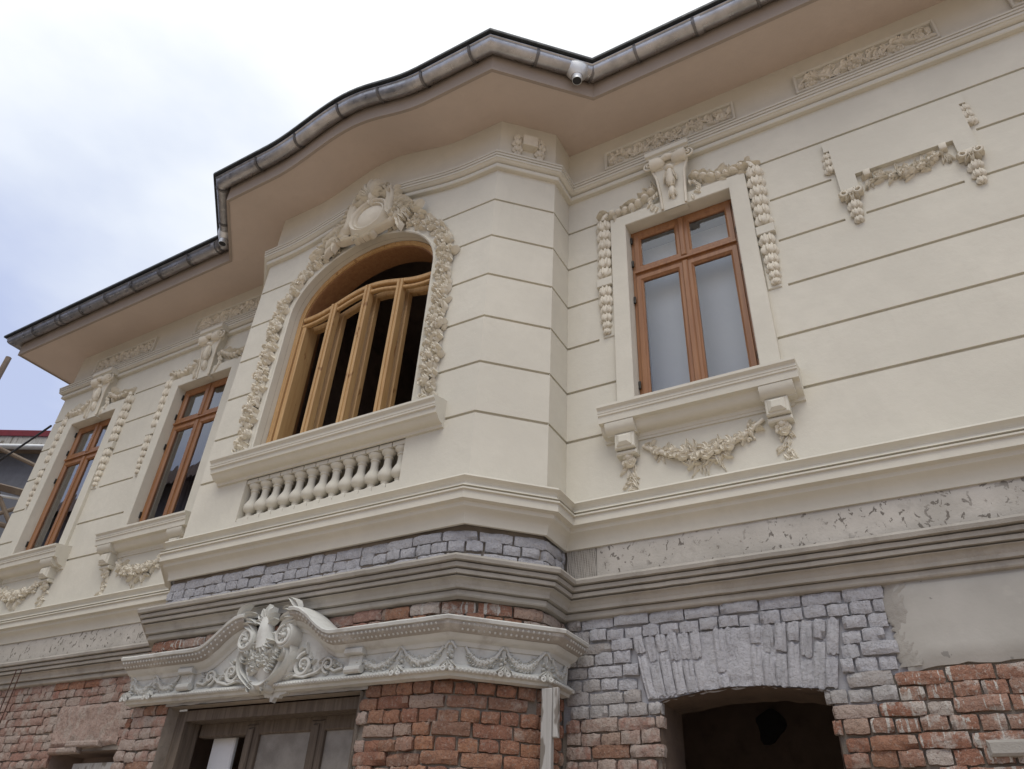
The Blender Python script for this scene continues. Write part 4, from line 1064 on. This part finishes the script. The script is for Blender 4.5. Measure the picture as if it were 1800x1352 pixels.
bpf = [(.050, .035), (.052, .05), (.042, .058), (.030, .068), (.030, .078), (.036, .085), (.028, .092), (.040, .105), (.060, .118), (.067, .142), (.064, .166), (.050, .195), (.037, .22), (.032, .25), (.032, .293), (.041, .30), (.041, .308), (.034, .313), (.040, .325), (.054, .335), (.063, .348), (.064, .362), (.05, .368)]
bm = lathe(bpf, 18); bm.box(-.064, .064, -.064, .064, -.002, .036); bm.box(-.062, .062, -.062, .062, .366, hB+.002)
bme = bm.mesh('baluster', 'cream', 45)
for k in range(13):
    o = bpy.data.objects.new('baluster', bme); COL.objects.link(o); o.parent = BAL; o.location = (x0+.066+(x1-x0-.132)*k/12, YF+.072, BZ0)
# wooden frame of the arched window (unglazed)
BW = empty('bay_window', 'raw pine arched window frame without glass', None, (0, 0, 0), HOUSE)
fy0, fy1 = YF+.095, YF+.30
rows = []
for g_, y in ((-.001, fy1), (-.001, fy0+.012), (-.012, fy0), (-.035, fy0), (-.042, fy0+.012), (-.05, fy0+.014), (-.05, fy0+.03)): rows.append([(x, y, z) for x, z in ring_pts(g_)])
obj('frame', MB().grid(rows), 'pine', BW, smooth=40)
obj('lining', MB().grid([[(x, y, z) for x, z in ring_pts(g_)] for g_, y in ((-.048, fy0+.03), (-.06, fy0+.032), (-.064, fy0+.05), (-.064, fy1+.06))]), 'lining', BW, smooth=40)
def rail_z(u): return 6.40+.150*(.5+.5*math.cos(math.pi*min(1, abs(u)/.74)))
us = [-.82+1.64*k/40 for k in range(41)]
for y0, y1, z0, z1 in ((fy0+.01, fy0+.065, .0, .055), (fy0+.012, fy0+.05, -.075, -.035), (fy0+.13, fy0+.19, -.05, .02)):
    mb = MB(); rows = []
    for u in us: zz = rail_z(u); rows.append([(BC+u, y0+.008, zz+z0), (BC+u, y0, zz+z0+.008), (BC+u, y0, zz+z1-.012), (BC+u, y0+.012, zz+z1), (BC+u, y1, zz+z1), (BC+u, y1, zz+z0), (BC+u, y0+.008, zz+z0)])
    obj('transom_rail', mb.grid(rows), 'pine', BW, smooth=35)
for u in (-.415, .0, .415):
    zt = rail_z(u)
    mb = MB().bbox(BC+u-.036, BC+u+.036, fy0-.008, fy0+.07, 4.78, zt+.02, .01); mb.bbox(BC+u-.014, BC+u+.014, fy0-.024, fy0-.009, 4.78, zt+.01, .006)
    obj('mullion', mb, 'pine', BW, smooth=0)
    obj('inner_mullion', MB().bbox(BC+u-.03, BC+u+.03, fy0+.125, fy0+.18, 4.78, zt, .006), 'pine', BW, smooth=0)
for s in (-1, 1):
    obj('jamb_stile', MB().bbox(min(BC+s*.82, BC+s*.77), max(BC+s*.82, BC+s*.77), fy0+.02, fy0+.19, 4.78, rail_z(.8)-.03, .006), 'pine', BW, smooth=0)

# ------------------------------------------------------------------ portal hood
HC = BC
def neck(x):
    u = abs(x-HC)
    if u > .66: return 0.
    if u < .24: return .205
    return .205*.5*(1+math.cos(math.pi*(u-.24)/.42))
def hood_path(off=0.):
    return [(-5.66, YF), (RA, YF), (RB, YB), (RB, -.03)]
def hp_sub(x0, x1, tail):
    n = max(8, int((x1-x0)/.05)); pts = [(x0+(x1-x0)*k/n, YF) for k in range(n+1)]
    return (pts+tail if tail else pts)
TOPP = [(.05, 2.865), (.065, 2.87), (.075, 2.89)]+arc(.08, 2.895, .125, 2.925, -.006, 3)+[(.13, 2.93)]
EGG = [(.13, 2.93), (.15, 2.936), (.185, 2.965), (.19, 2.985)]
LED = [(.19, 2.985), (.205, 2.987), (.21, 3.005), (.20, 3.015), (.10, 3.035), (.0, 3.04)]
BOT = [(.0, 2.69), (.05, 2.695), (.055, 2.712), (.085, 2.716), (.09, 2.735), (.075, 2.745), (.06, 2.755), (.05, 2.765)]
tailR = [(RB, YB), (RB, -.06)]
HOOD = obj('portal_hood', wob(MB().sweep(fine(hood_path(), .08), BOT), .002, 15), 'hood', HOUSE, smooth=30)
for x0, x1, tail in ((-5.66, HC-.22, None), (HC+.22, RA, tailR)):
    p_ = hp_sub(x0, x1, tail); dz = [neck(p[0]) if p[1] < YF+.01 else 0 for p in p_]
    obj('cornice_moulding', wob(MB().sweep(p_, TOPP, dz), .002, 15), 'hood', HOOD, smooth=30)
    obj('egg_moulding', wob(MB().sweep(p_, EGG, dz, False), .004, 30), 'hooddark', HOOD, smooth=30)
    obj('cornice_top', wob(MB().sweep(p_, LED, dz), .003, 12), 'hood', HOOD, smooth=30)
    fz = MB(); rows = []
# frieze field, following the swan neck
p_ = hp_sub(-5.66, RA, tailR); mb = MB(); P = [Vector(p) for p in p_]; ns = []
for a, b in zip(P, P[1:]): d = (b-a).normalized(); ns.append(Vector((d.y, -d.x)))
ms = [ns[0]]+[(a+b)/(1+a.dot(b)) for a, b in zip(ns, ns[1:])]+[ns[-1]]
rows = [[(p.x+q.x*.048, p.y+q.y*.048, 2.76) for p, q in zip(P, ms)], [(p.x+q.x*.055, p.y+q.y*.055, 2.875+(neck(p.x) if p.y < YF+.01 else 0)) for p, q in zip(P, ms)]]
mb.grid(rows); mb.quad((-5.66, YF, 2.69), (-5.66, YF-.05, 2.76), (-5.66, YF-.055, 2.875), (-5.66, YF, 3.0)); obj('frieze_field', mb, 'hood', HOOD, smooth=30)
# beads along the lower edge and teeth along the egg moulding
def along(pts, step):
    P = [Vector(p) for p in pts]; acc = step/2
    for a, b in zip(P, P[1:]):
        ln = (b-a).length; d = (b-a)/ln
        while acc < ln: yield a+d*acc, d; acc += step
        acc -= ln
bd = MB(); eg = MB()
for p, d in along([(-5.66, YF), (RA, YF), (RB, YB), (RB, -.08)], .026):
    n_ = Vector((d.y, -d.x)); q = p+n_*.088; rz = math.atan2(d.y, d.x)
    k = MB().dome(0, 0, .010, .011, .012, 0, R(30), 6, 2); bd.add([(q.x+x*d.x-y*d.y*-0-y*n_.x*1.0, q.y+x*d.y-y*n_.y*1.0*1, 2.726+z) if False else (q.x+x*d.x-y*n_.x, q.y+x*d.y-y*n_.y, 2.726+z) for x, y, z in [(vx, vy, vz) for vx, vy, vz in k.v]], k.f)
obj('bead_row', bd, 'hood', HOOD, smooth=60, kind='stuff')
for (x0, x1, tail) in ((-5.66, HC-.28, None), (HC+.28, RA, tailR)):
    for p, d in along(hp_sub(x0, x1, tail), .034):
        n_ = Vector((d.y, -d.x)); h = neck(p.x) if p.y < YF+.01 else 0
        for off, zz, r_ in ((.185, 2.972, .009), (.158, 2.948, .010)):
            q = p+n_*off; k = MB().dome(0, 0, r_, r_*1.2, .010, 0, 0, 6, 2); eg.add([(q.x+x*d.x-y*n_.x, q.y+x*d.y-y*n_.y, zz+h+z) for x, y, z in k.v], k.f)
obj('egg_row', eg, 'hood', HOOD, smooth=60, kind='stuff')
# swags and knots on the frieze
def swag(x0, x1, rz, org, nm='swag'):
    o_ = MB(); rnd = random.Random(int(x0*100))
    pt = lambda t: (x0+(x1-x0)*t, 2.868-.085*math.sin(math.pi*t)**.8)
    o_.tube([(pt(k/16)[0], -.012, pt(k/16)[1]) for k in range(17)], [.009+.010*math.sin(math.pi*k/16) for k in range(17)], 6)
    for k in range(26):
        t = .12+.76*k/25; x, z = pt(t); r_ = .012+.012*math.sin(math.pi*t)
        (o_.flower if k % 3 == 0 else o_.dome)(*((x, z+rnd.uniform(-.012, .008), r_*1.5, .034, 5, 0) if k % 3 == 0 else (x, z+rnd.uniform(-.014, .012), r_*.75, r_*.75, .03, 0)))
    for k in range(5): x, z = pt(.5+rnd.uniform(-.1, .1)); o_.leaf(x, z-.01, R(-90)+rnd.uniform(-.8, .8), .035, .02, .015)
    return obj(nm, o_, 'hood', HOOD, (org[0], org[1], 0), rz, smooth=60)
def knot(x, rz, org):
    o_ = MB()
    for s in (-1, 1): o_.tube([(x+s*.035, -.012, 2.85), (x+s*.012, -.02, 2.882), (x, -.025, 2.885)], [.007, .011, .012], 6)
    o_.leaf(x, 2.885, R(-90), .09, .035, .025, -.005, 4, 0, 1)
    for q in range(5): o_.dome(x+(-.012 if q % 2 else .010), 2.835-.016*q, .014, .013, .03, 0, 0, 6, 2)
    for q in (-1, 0, 1): o_.leaf(x, 2.775, R(-90)+q*.6, .065, .03, .03, -.035, 4, q*.8, 0)
    for q in (-1, 1): o_.tube(spiral(x+q*.026, 2.722, .016, .005, 1.2, R(90), q, -.058, 10), .008, 5)
    return obj('festoon_knot', o_, 'hood', HOOD, (org[0], org[1], 0), rz, smooth=60)
fo = (0, YF-.05)
for a, b in ((-5.64, -5.36), (-5.36, -5.08)): swag(a+.02, b-.02, 0, fo)
for x in (-5.62, -5.36): knot(x, 0, fo)
for a, b in ((-3.38, -3.03), (-3.03, -2.68)): swag(a+.02, b-.03, 0, fo)
knot(-3.03, 0, fo); knot(0, CA/2, (RA+.022, YF-.052))
dch = Vector((RB-RA, YB-YF)).normalized(); nch = Vector((dch.y, -dch.x)); oc = Vector((RA, YF))+nch*.052
for a, b in ((.05, .31), (.31, .57)): swag(a+.02, b-.02, CA, oc)
for x in (.31, .58): knot(x, CA, oc)
swag(.03, .22, R(90), (RB+.052, YB-.02))
# consoles either side of the centre
for s in (-1, 1):
    X = HC+s*.80; mb = MB()
    mb.bbox(X-.075, X+.075, YF-.125, YF-.05, 2.865, 2.905, .008); mb.bbox(X-.055, X+.055, YF-.085, YF-.045, 2.79, 2.867, .006); mb.tube([(X-.065, YF-.085, 2.775), (X+.065, YF-.085, 2.775)], .026, 10)
    for q in range(3): mb.dome(X+.02, 2.80+.022*q, .008, .008, .01, YF-.084, 0, 6, 2)
    obj('console', mb, 'hood', HOOD, smooth=30)
    # acanthus scrollwork in the tympanum
    r_ = MB(); Y_ = YF-.055; rnd = random.Random(4+s)
    r_.tube(spiral(HC+s*.34, 2.845, .085, .015, 1.5, R(90 if s > 0 else 90), s, Y_-.012, 26, .01), [.016]*14+[.012]*13, 6)
    r_.tube(spiral(HC+s*.56, 2.83, .055, .01, 1.5, R(-90), -s, Y_-.012, 20, .01), .011, 6)
    r_.tube([(HC+s*.20, Y_-.015, 2.78), (HC+s*.28, Y_-.02, 2.78), (HC+s*.36, Y_-.015, 2.765), (HC+s*.47, Y_-.012, 2.79), (HC+s*.53, Y_-.01, 2.83), (HC+s*.62, Y_-.01, 2.785), (HC+s*.69, Y_-.01, 2.80)], .012, 6)
    for q in range(22):
        t = q/21; x = HC+s*(.22+.46*t); z = 2.80+(.13*(1-t))*rnd.random()+.03*rnd.random()
        r_.leaf(x, z, rnd.uniform(0, 6.28), rnd.uniform(.04, .08)*(1.2-.4*t), .03, .022, Y_, 4, rnd.uniform(-1.5, 1.5), 1)
    r_.flower(HC+s*.34, 2.845, .038, .03, 6, Y_-.005); r_.leaf(HC+s*.26, 2.90, R(90-s*20), .10, .05, .03, Y_, 5, -s*1.5, 1)
    obj('acanthus_relief', r_, 'hood', HOOD, smooth=60)
    # volute disc with rosette ending the cornice
    v = MB(); Xv, Zv = HC+s*.185, 3.035
    rows = [[(Xv+g_*math.cos(a), y, Zv+g_*1.15*math.sin(a)) for a in [2*math.pi*k/18 for k in range(18)]] for g_, y in ((.075, YF), (.078, YF-.15), (.07, YF-.165), (.058, YF-.16), (.045, YF-.15), (.01, YF-.152))]
    v.grid(rows, True)
    for q in range(7): a = q*.9; v.leaf(Xv+.02*math.cos(a), Zv+.02*math.sin(a), a, .045, .035, .02, YF-.150, 3, 0, 0)
    v.dome(Xv, Zv, .02, .02, .03, YF-.15); v.tube(spiral(Xv, Zv, .07, .05, .9, R(90), s, YF-.165, 18), .011, 6)
    obj('volute', v, 'hood', HOOD, smooth=55)
    l = MB()
    for q in range(5): l.leaf(HC+s*(.30-.015*q), 3.185-.012*q, R(90+s*(28+24*q)), .16, .06, .05, YF-.16+.012*q, 5, s*.9, 1)
    obj('acanthus_tip', l, 'hood', HOOD, smooth=60)
# central cartouche
mb = MB(); rows = []
for g_, y in ((1.2, YF-.02), (1.18, YF-.10), (1.05, YF-.13), (.93, YF-.115), (.85, YF-.10), (.5, YF-.125), (.05, YF-.135)):
    rows.append([(HC+g_*(.155*math.cos(a)*(1+.16*math.sin(a))), y, 2.90+g_*.17*math.sin(a)) for a in [2*math.pi*k/24 for k in range(24)]])
mb.grid(rows, True); obj('shield', mb, 'hood', HOOD, smooth=60)
mb = MB()
for s in (-1, 1):
    c_ = curl(HC+s*.165, 2.935, .068, 1.4, R(90), s); mb.strap(c_, [.04-.022*k/26 for k in range(27)], [.09+.03*k/26 for k in range(27)], YF-.06)
    p_ = smooth_pts([(HC+s*x, z) for x, z in ((.165, 3.0), (.22, 2.965), (.235, 2.90), (.20, 2.82), (.12, 2.755), (.05, 2.71))]); mb.strap(p_, [.05-.015*k/(len(p_)-1) for k in range(len(p_))], .085, YF-.06)
    c_ = curl(HC+s*.06, 2.712, .036, 1.2, R(90), -s); mb.strap(c_, .022, .08, YF-.06)
    mb.leaf(HC+s*.20, 2.78, R(90-s*20), .14, .06, .04, YF-.07, 5, -s*.9, 1); mb.leaf(HC+s*.17, 2.76, R(90-s*60), .13, .05, .035, YF-.06, 5, -s*.8, 1)
obj('strapwork', mb, 'hood', HOOD, smooth=60)
mb = MB(); rnd = random.Random(8)
for q in range(22): a = rnd.uniform(0, 6.28); mb.leaf(HC+.07*math.cos(a), 2.875+.05*math.sin(a), a, .06, .035, .03, YF-.13, 4, rnd.uniform(-1, 1), 1)
for q in range(7): mb.flower(HC+rnd.uniform(-.08, .08), 2.875+rnd.uniform(-.05, .04), .032, .05, 5, YF-.13, q)
obj('flower_wreath', mb, 'hood', HOOD, smooth=60)
mb = MB()                                                        # crest: helmet-like shell
mb.tube([(HC-.02, YF-.10, 2.99), (HC-.03, YF-.13, 3.08), (HC-.03, YF-.13, 3.16), (HC-.035, YF-.11, 3.215)], [.085, .06, .05, .03], 10)
for q in range(7): a = R(90)+(q-3)*.34; mb.leaf(HC-.03, 3.13, a, .15-abs(q-3)*.015, .06, .05, YF-.12, 5, (q-3)*.2, 0)
mb.tube(spiral(HC-.03, 3.225, .04, .012, 1.1, R(200), 1, YF-.13, 12), .018, 7)
for q in range(7): a = R(-90)+(q-3)*.4; mb.leaf(HC, 3.02, a, .10, .055, .045, YF-.13, 4, (q-3)*.2, 1)
obj('crest', mb, 'hood', HOOD, smooth=60)
# patched lintel plaster under the hood
mb = MB(); rows = []
for j in range(5):
    rows.append([(x, YF-.004-.012*noise.noise(Vector((x*9, j, 0))), 2.668+.028*j/4*1.0+(.004*noise.noise(Vector((x*14, j*2, 3))) if j == 0 else 0)) for x in [DX0-.04+(DX1-DX0+.10)*k/60 for k in range(61)]])
mb.grid(rows); obj('lintel_plaster', mb, 'render', BWALL, smooth=50)
mb = MB(); mb.prism([(HC-.03, 2.70), (HC+.20, 2.705), (HC+.19, 2.68), (HC+.14, 2.672), (HC+.13, 2.655), (HC+.09, 2.66), (HC+.075, 2.63), (HC+.055, 2.635), (HC+.05, 2.66), (HC+.0, 2.665)], YF-.035, YF); obj('broken_keystone', mb, 'hood', HOOD, smooth=0)

# ------------------------------------------------------------------ old door with glazed panels
DOOR = empty('door', 'old weathered wooden door frame with dusty glass panels', None, (0, 0, 0), HOUSE)
dy = YF+.10
mb = MB(); mb.box(DX0-.02, DX0+.10, dy, dy+.14, 0, DZ-.012); mb.box(DX1-.085, DX1+.02, dy-.01, dy+.14, 0, DZ-.012); mb.box(DX0+.10, DX1-.085, dy-.005, dy+.14, DZ-.085, DZ-.012)
wob(mb, .004, 5); obj('frame', mb, 'oldwood', DOOR, smooth=0)
mb = MB(); mb.quad((DX0, YF+.0, 0), (DX0, dy, 0), (DX0, dy, DZ), (DX0, YF, DZ)); mb.quad((DX1, YF, 0), (DX1, dy, 0), (DX1, dy, DZ), (DX1, YF, DZ)); mb.quad((DX0, YF, DZ), (DX1, YF, DZ), (DX1, dy, DZ), (DX0, dy, DZ))
obj('reveal', mb, 'mortar', DOOR, smooth=0)
for x0, x1 in ((-4.60, -4.47), (-3.98, -3.85)):
    mb = MB().bbox(x0, x1, dy+.14, dy+.21, 0, DZ-.10, .012); mb.bbox(x0+.04, x1-.04, dy+.12, dy+.142, 0, DZ-.13, .01); obj('stile', mb, 'oldwood', DOOR, smooth=0)
obj('top_rail', MB().bbox(DX0+.10, DX1-.085, dy+.15, dy+.22, DZ-.17, DZ-.07, .01), 'oldwood', DOOR, smooth=0)
for x0, x1 in ((-4.47, -3.98), (-3.85, DX1-.085)): obj('glass_panel', MB().box(x0-.005, x1+.005, dy+.175, dy+.182, 0, DZ-.14), 'frost', DOOR, smooth=0)
obj('open_leaf', MB().bbox(-5.06, -4.82, dy+.26, dy+.29, 0, DZ-.10, .01), 'whiteboard', DOOR, smooth=0)
# weathered board at the bay corner
mb = MB().bbox(-2.235, -2.165, YB-.075, YB-.03, 1.0, 2.675, .006); mb.bbox(-2.165, -2.13, YB-.06, YB-.03, 2.40, 2.68, .005)
wob(mb, .004, 9); bo = obj('corner_board', mb, 'board', HOUSE, smooth=0)

# small window in the left wall
SWN = empty('small_window', 'small old window with pale frame in the stripped brick wall', None, (0, 0, 0), HOUSE)
mb = MB(); mb.box(-7.42, -6.80, .10, .16, 2.40, 2.455); mb.box(-7.42, -7.36, .10, .16, 1.3, 2.40); mb.box(-6.86, -6.80, .10, .16, 1.3, 2.40); obj('frame', mb, 'board', SWN, smooth=0)
mb = MB().box(-7.36, -6.86, .13, .135, 1.3, 2.40); obj('pane', mb, 'glass', SWN, smooth=0)
mb = MB(); mb.quad((SW[0], .03, SW[2]), (SW[0], .35, SW[2]), (SW[0], .35, SW[3]), (SW[0], .03, SW[3])); mb.quad((SW[1], .03, SW[2]), (SW[1], .35, SW[2]), (SW[1], .35, SW[3]), (SW[1], .03, SW[3])); mb.quad((SW[0], .03, SW[3]), (SW[1], .03, SW[3]), (SW[1], .35, SW[3]), (SW[0], .35, SW[3])); mb.quad((SW[0], .35, SW[2]), (SW[1], .35, SW[2]), (SW[1], .35, SW[3]), (SW[0], .35, SW[3]))
obj('reveal', mb, 'interior', SWN, smooth=0)
for x0, x1, z in ((-7.70, -7.28, 2.525), (-7.45, -6.98, 2.57)):
    obj('lintel_fragment', wob(MB().bbox(x0, x1, -.03, .04, z, z+.05, .012), .012, 9), 'b_pink', LWALL, smooth=0)

# ------------------------------------------------------------------ other things
lad = empty('reinforcement_ladder', 'thin rusty steel wire ladder hanging against the brick wall below the left moulding', 'wire', (-8.5, -.16, 0))
for x in (-.048, .048): obj('rod', MB().tube([(x, 0, 0), (x, 0, 3.33)], .0055, 6), 'rust', lad)
for k in range(13): obj('rung', MB().tube([(-.048, 0, .2+.255*k), (.048, 0, .2+.255*k)], .003, 5), 'rust', lad)
cb = MB(); a, b = Vector((-17.5, 1.0, 7.35)), Vector((-10.57, -.02, 6.92))
cb.tube([a.lerp(b, k/20)-Vector((0, 0, .25*math.sin(math.pi*k/20))) for k in range(21)], .016, 6)
o = obj('cable', cb, 'black'); o['label'] = 'black overhead cable running to the corner of the cream villa'; o['category'] = 'cable'

# neighbour with a red roof
NB = empty('neighbour_house', 'grey neighbouring building with red sheet roof and white gutter behind the villa corner', 'house', (-16.8, 1.72, 0))
u = Vector((.894, .447, 0)); NB.rotation_euler = (0, 0, math.atan2(.447, .894))
x0, x1 = -9., 2.3; zt = 9.5
obj('roof', MB().sweep([(x0, 0), (x1, 0)], [(-4, zt+1.4), (.0, zt-.08), (.0, zt-.22), (-.02, zt-.22), (-4, zt+1.2)]), 'redroof', NB, smooth=0)
obj('fascia', MB().box(x0, x1, .03, .1, zt-.42, zt-.225), 'board', NB, smooth=0)
obj('gutter', MB().tube([(x0, -.02, zt-.50), (x1, -.02, zt-.50)], .06, 10), 'zincnew', NB)
mb = MB(); mb.box(x0, x1, .35, 4.3, 0, zt-.35); obj('wall', mb, 'nbwall', NB, smooth=0)
obj('eave_board', MB().box(x0, x1, .1, .36, zt-.46, zt-.42), 'scafwood', NB, smooth=0)

SC = empty('scaffolding', 'weathered timber scaffolding beside the corner of the cream villa', 'scaffold', (-13, 0.4, 0))
def beam(nm, a, b, r_, mat='scafwood', par=SC, flat=False):
    a, b = Vector(a), Vector(b); off = Vector((-13, .4, 0)); pts = [a-off, b-off]
    return obj(nm, MB().tube(pts, r_, 4 if flat else 8), mat, par, smooth=30)
beam('pole', (-13.28, -.02, 0), (-13.23, -.01, 9.03), .05)
beam('pole', (-12.45, 1.9, 0), (-12.45, 1.9, 6.95), .05)
beam('brace', (-13.5, -.2, 7.6), (-12.6, 1.4, 7.18), .035)
beam('plank', (-13.6, -.3, 6.80), (-12.5, 1.8, 6.80), .07, flat=True)
beam('plank', (-13.45, -.3, 6.76), (-12.35, 1.8, 6.76), .07, flat=True)
beam('ledger', (-13.5, -.3, 6.50), (-12.5, 1.6, 6.74), .03, 'zincnew')
beam('brace', (-13.1, .45, 7.05), (-12.7, 1.25, 5.9), .035)
beam('brace', (-12.6, 1.4, 6.85), (-13.3, .2, 5.75), .035)
beam('ledger', (-13.5, -.2, 6.25), (-12.5, 1.7, 6.15), .045)

OPP = empty('house', 'tall brown-roofed house across the street that shows only as a reflection in the left windows', 'house', (-27, -11, 0))
obj('wall', MB().box(-14, 14, -4, 4, 0, 11), 'nbwall', OPP, smooth=0)
mb = MB(); rf = [[(-14.5, 4.6, 10.7), (14.5, 4.6, 10.7)], [(-14.5, 0, 15), (14.5, 0, 15)], [(-14.5, -4.6, 10.7), (14.5, -4.6, 10.7)]]; mb.grid(rf); mb.add([rf[0][0], rf[1][0], rf[2][0]], [(0, 1, 2)]); mb.add([rf[0][1], rf[1][1], rf[2][1]], [(0, 1, 2)])
obj('roof', mb, 'oproof', OPP, smooth=0)
for x in (-9, -5, -1, 3, 7, 11):
    for z in (4.2, 8.0): obj('window', MB().bbox(x-.5, x+.5, 3.97, 4.06, z, z+1.8), 'whiteboard', OPP, smooth=0)
obj('chimney', MB().box(6, 6.8, -.3, .5, 14.2, 16.2), 'b_red', OPP, smooth=0)
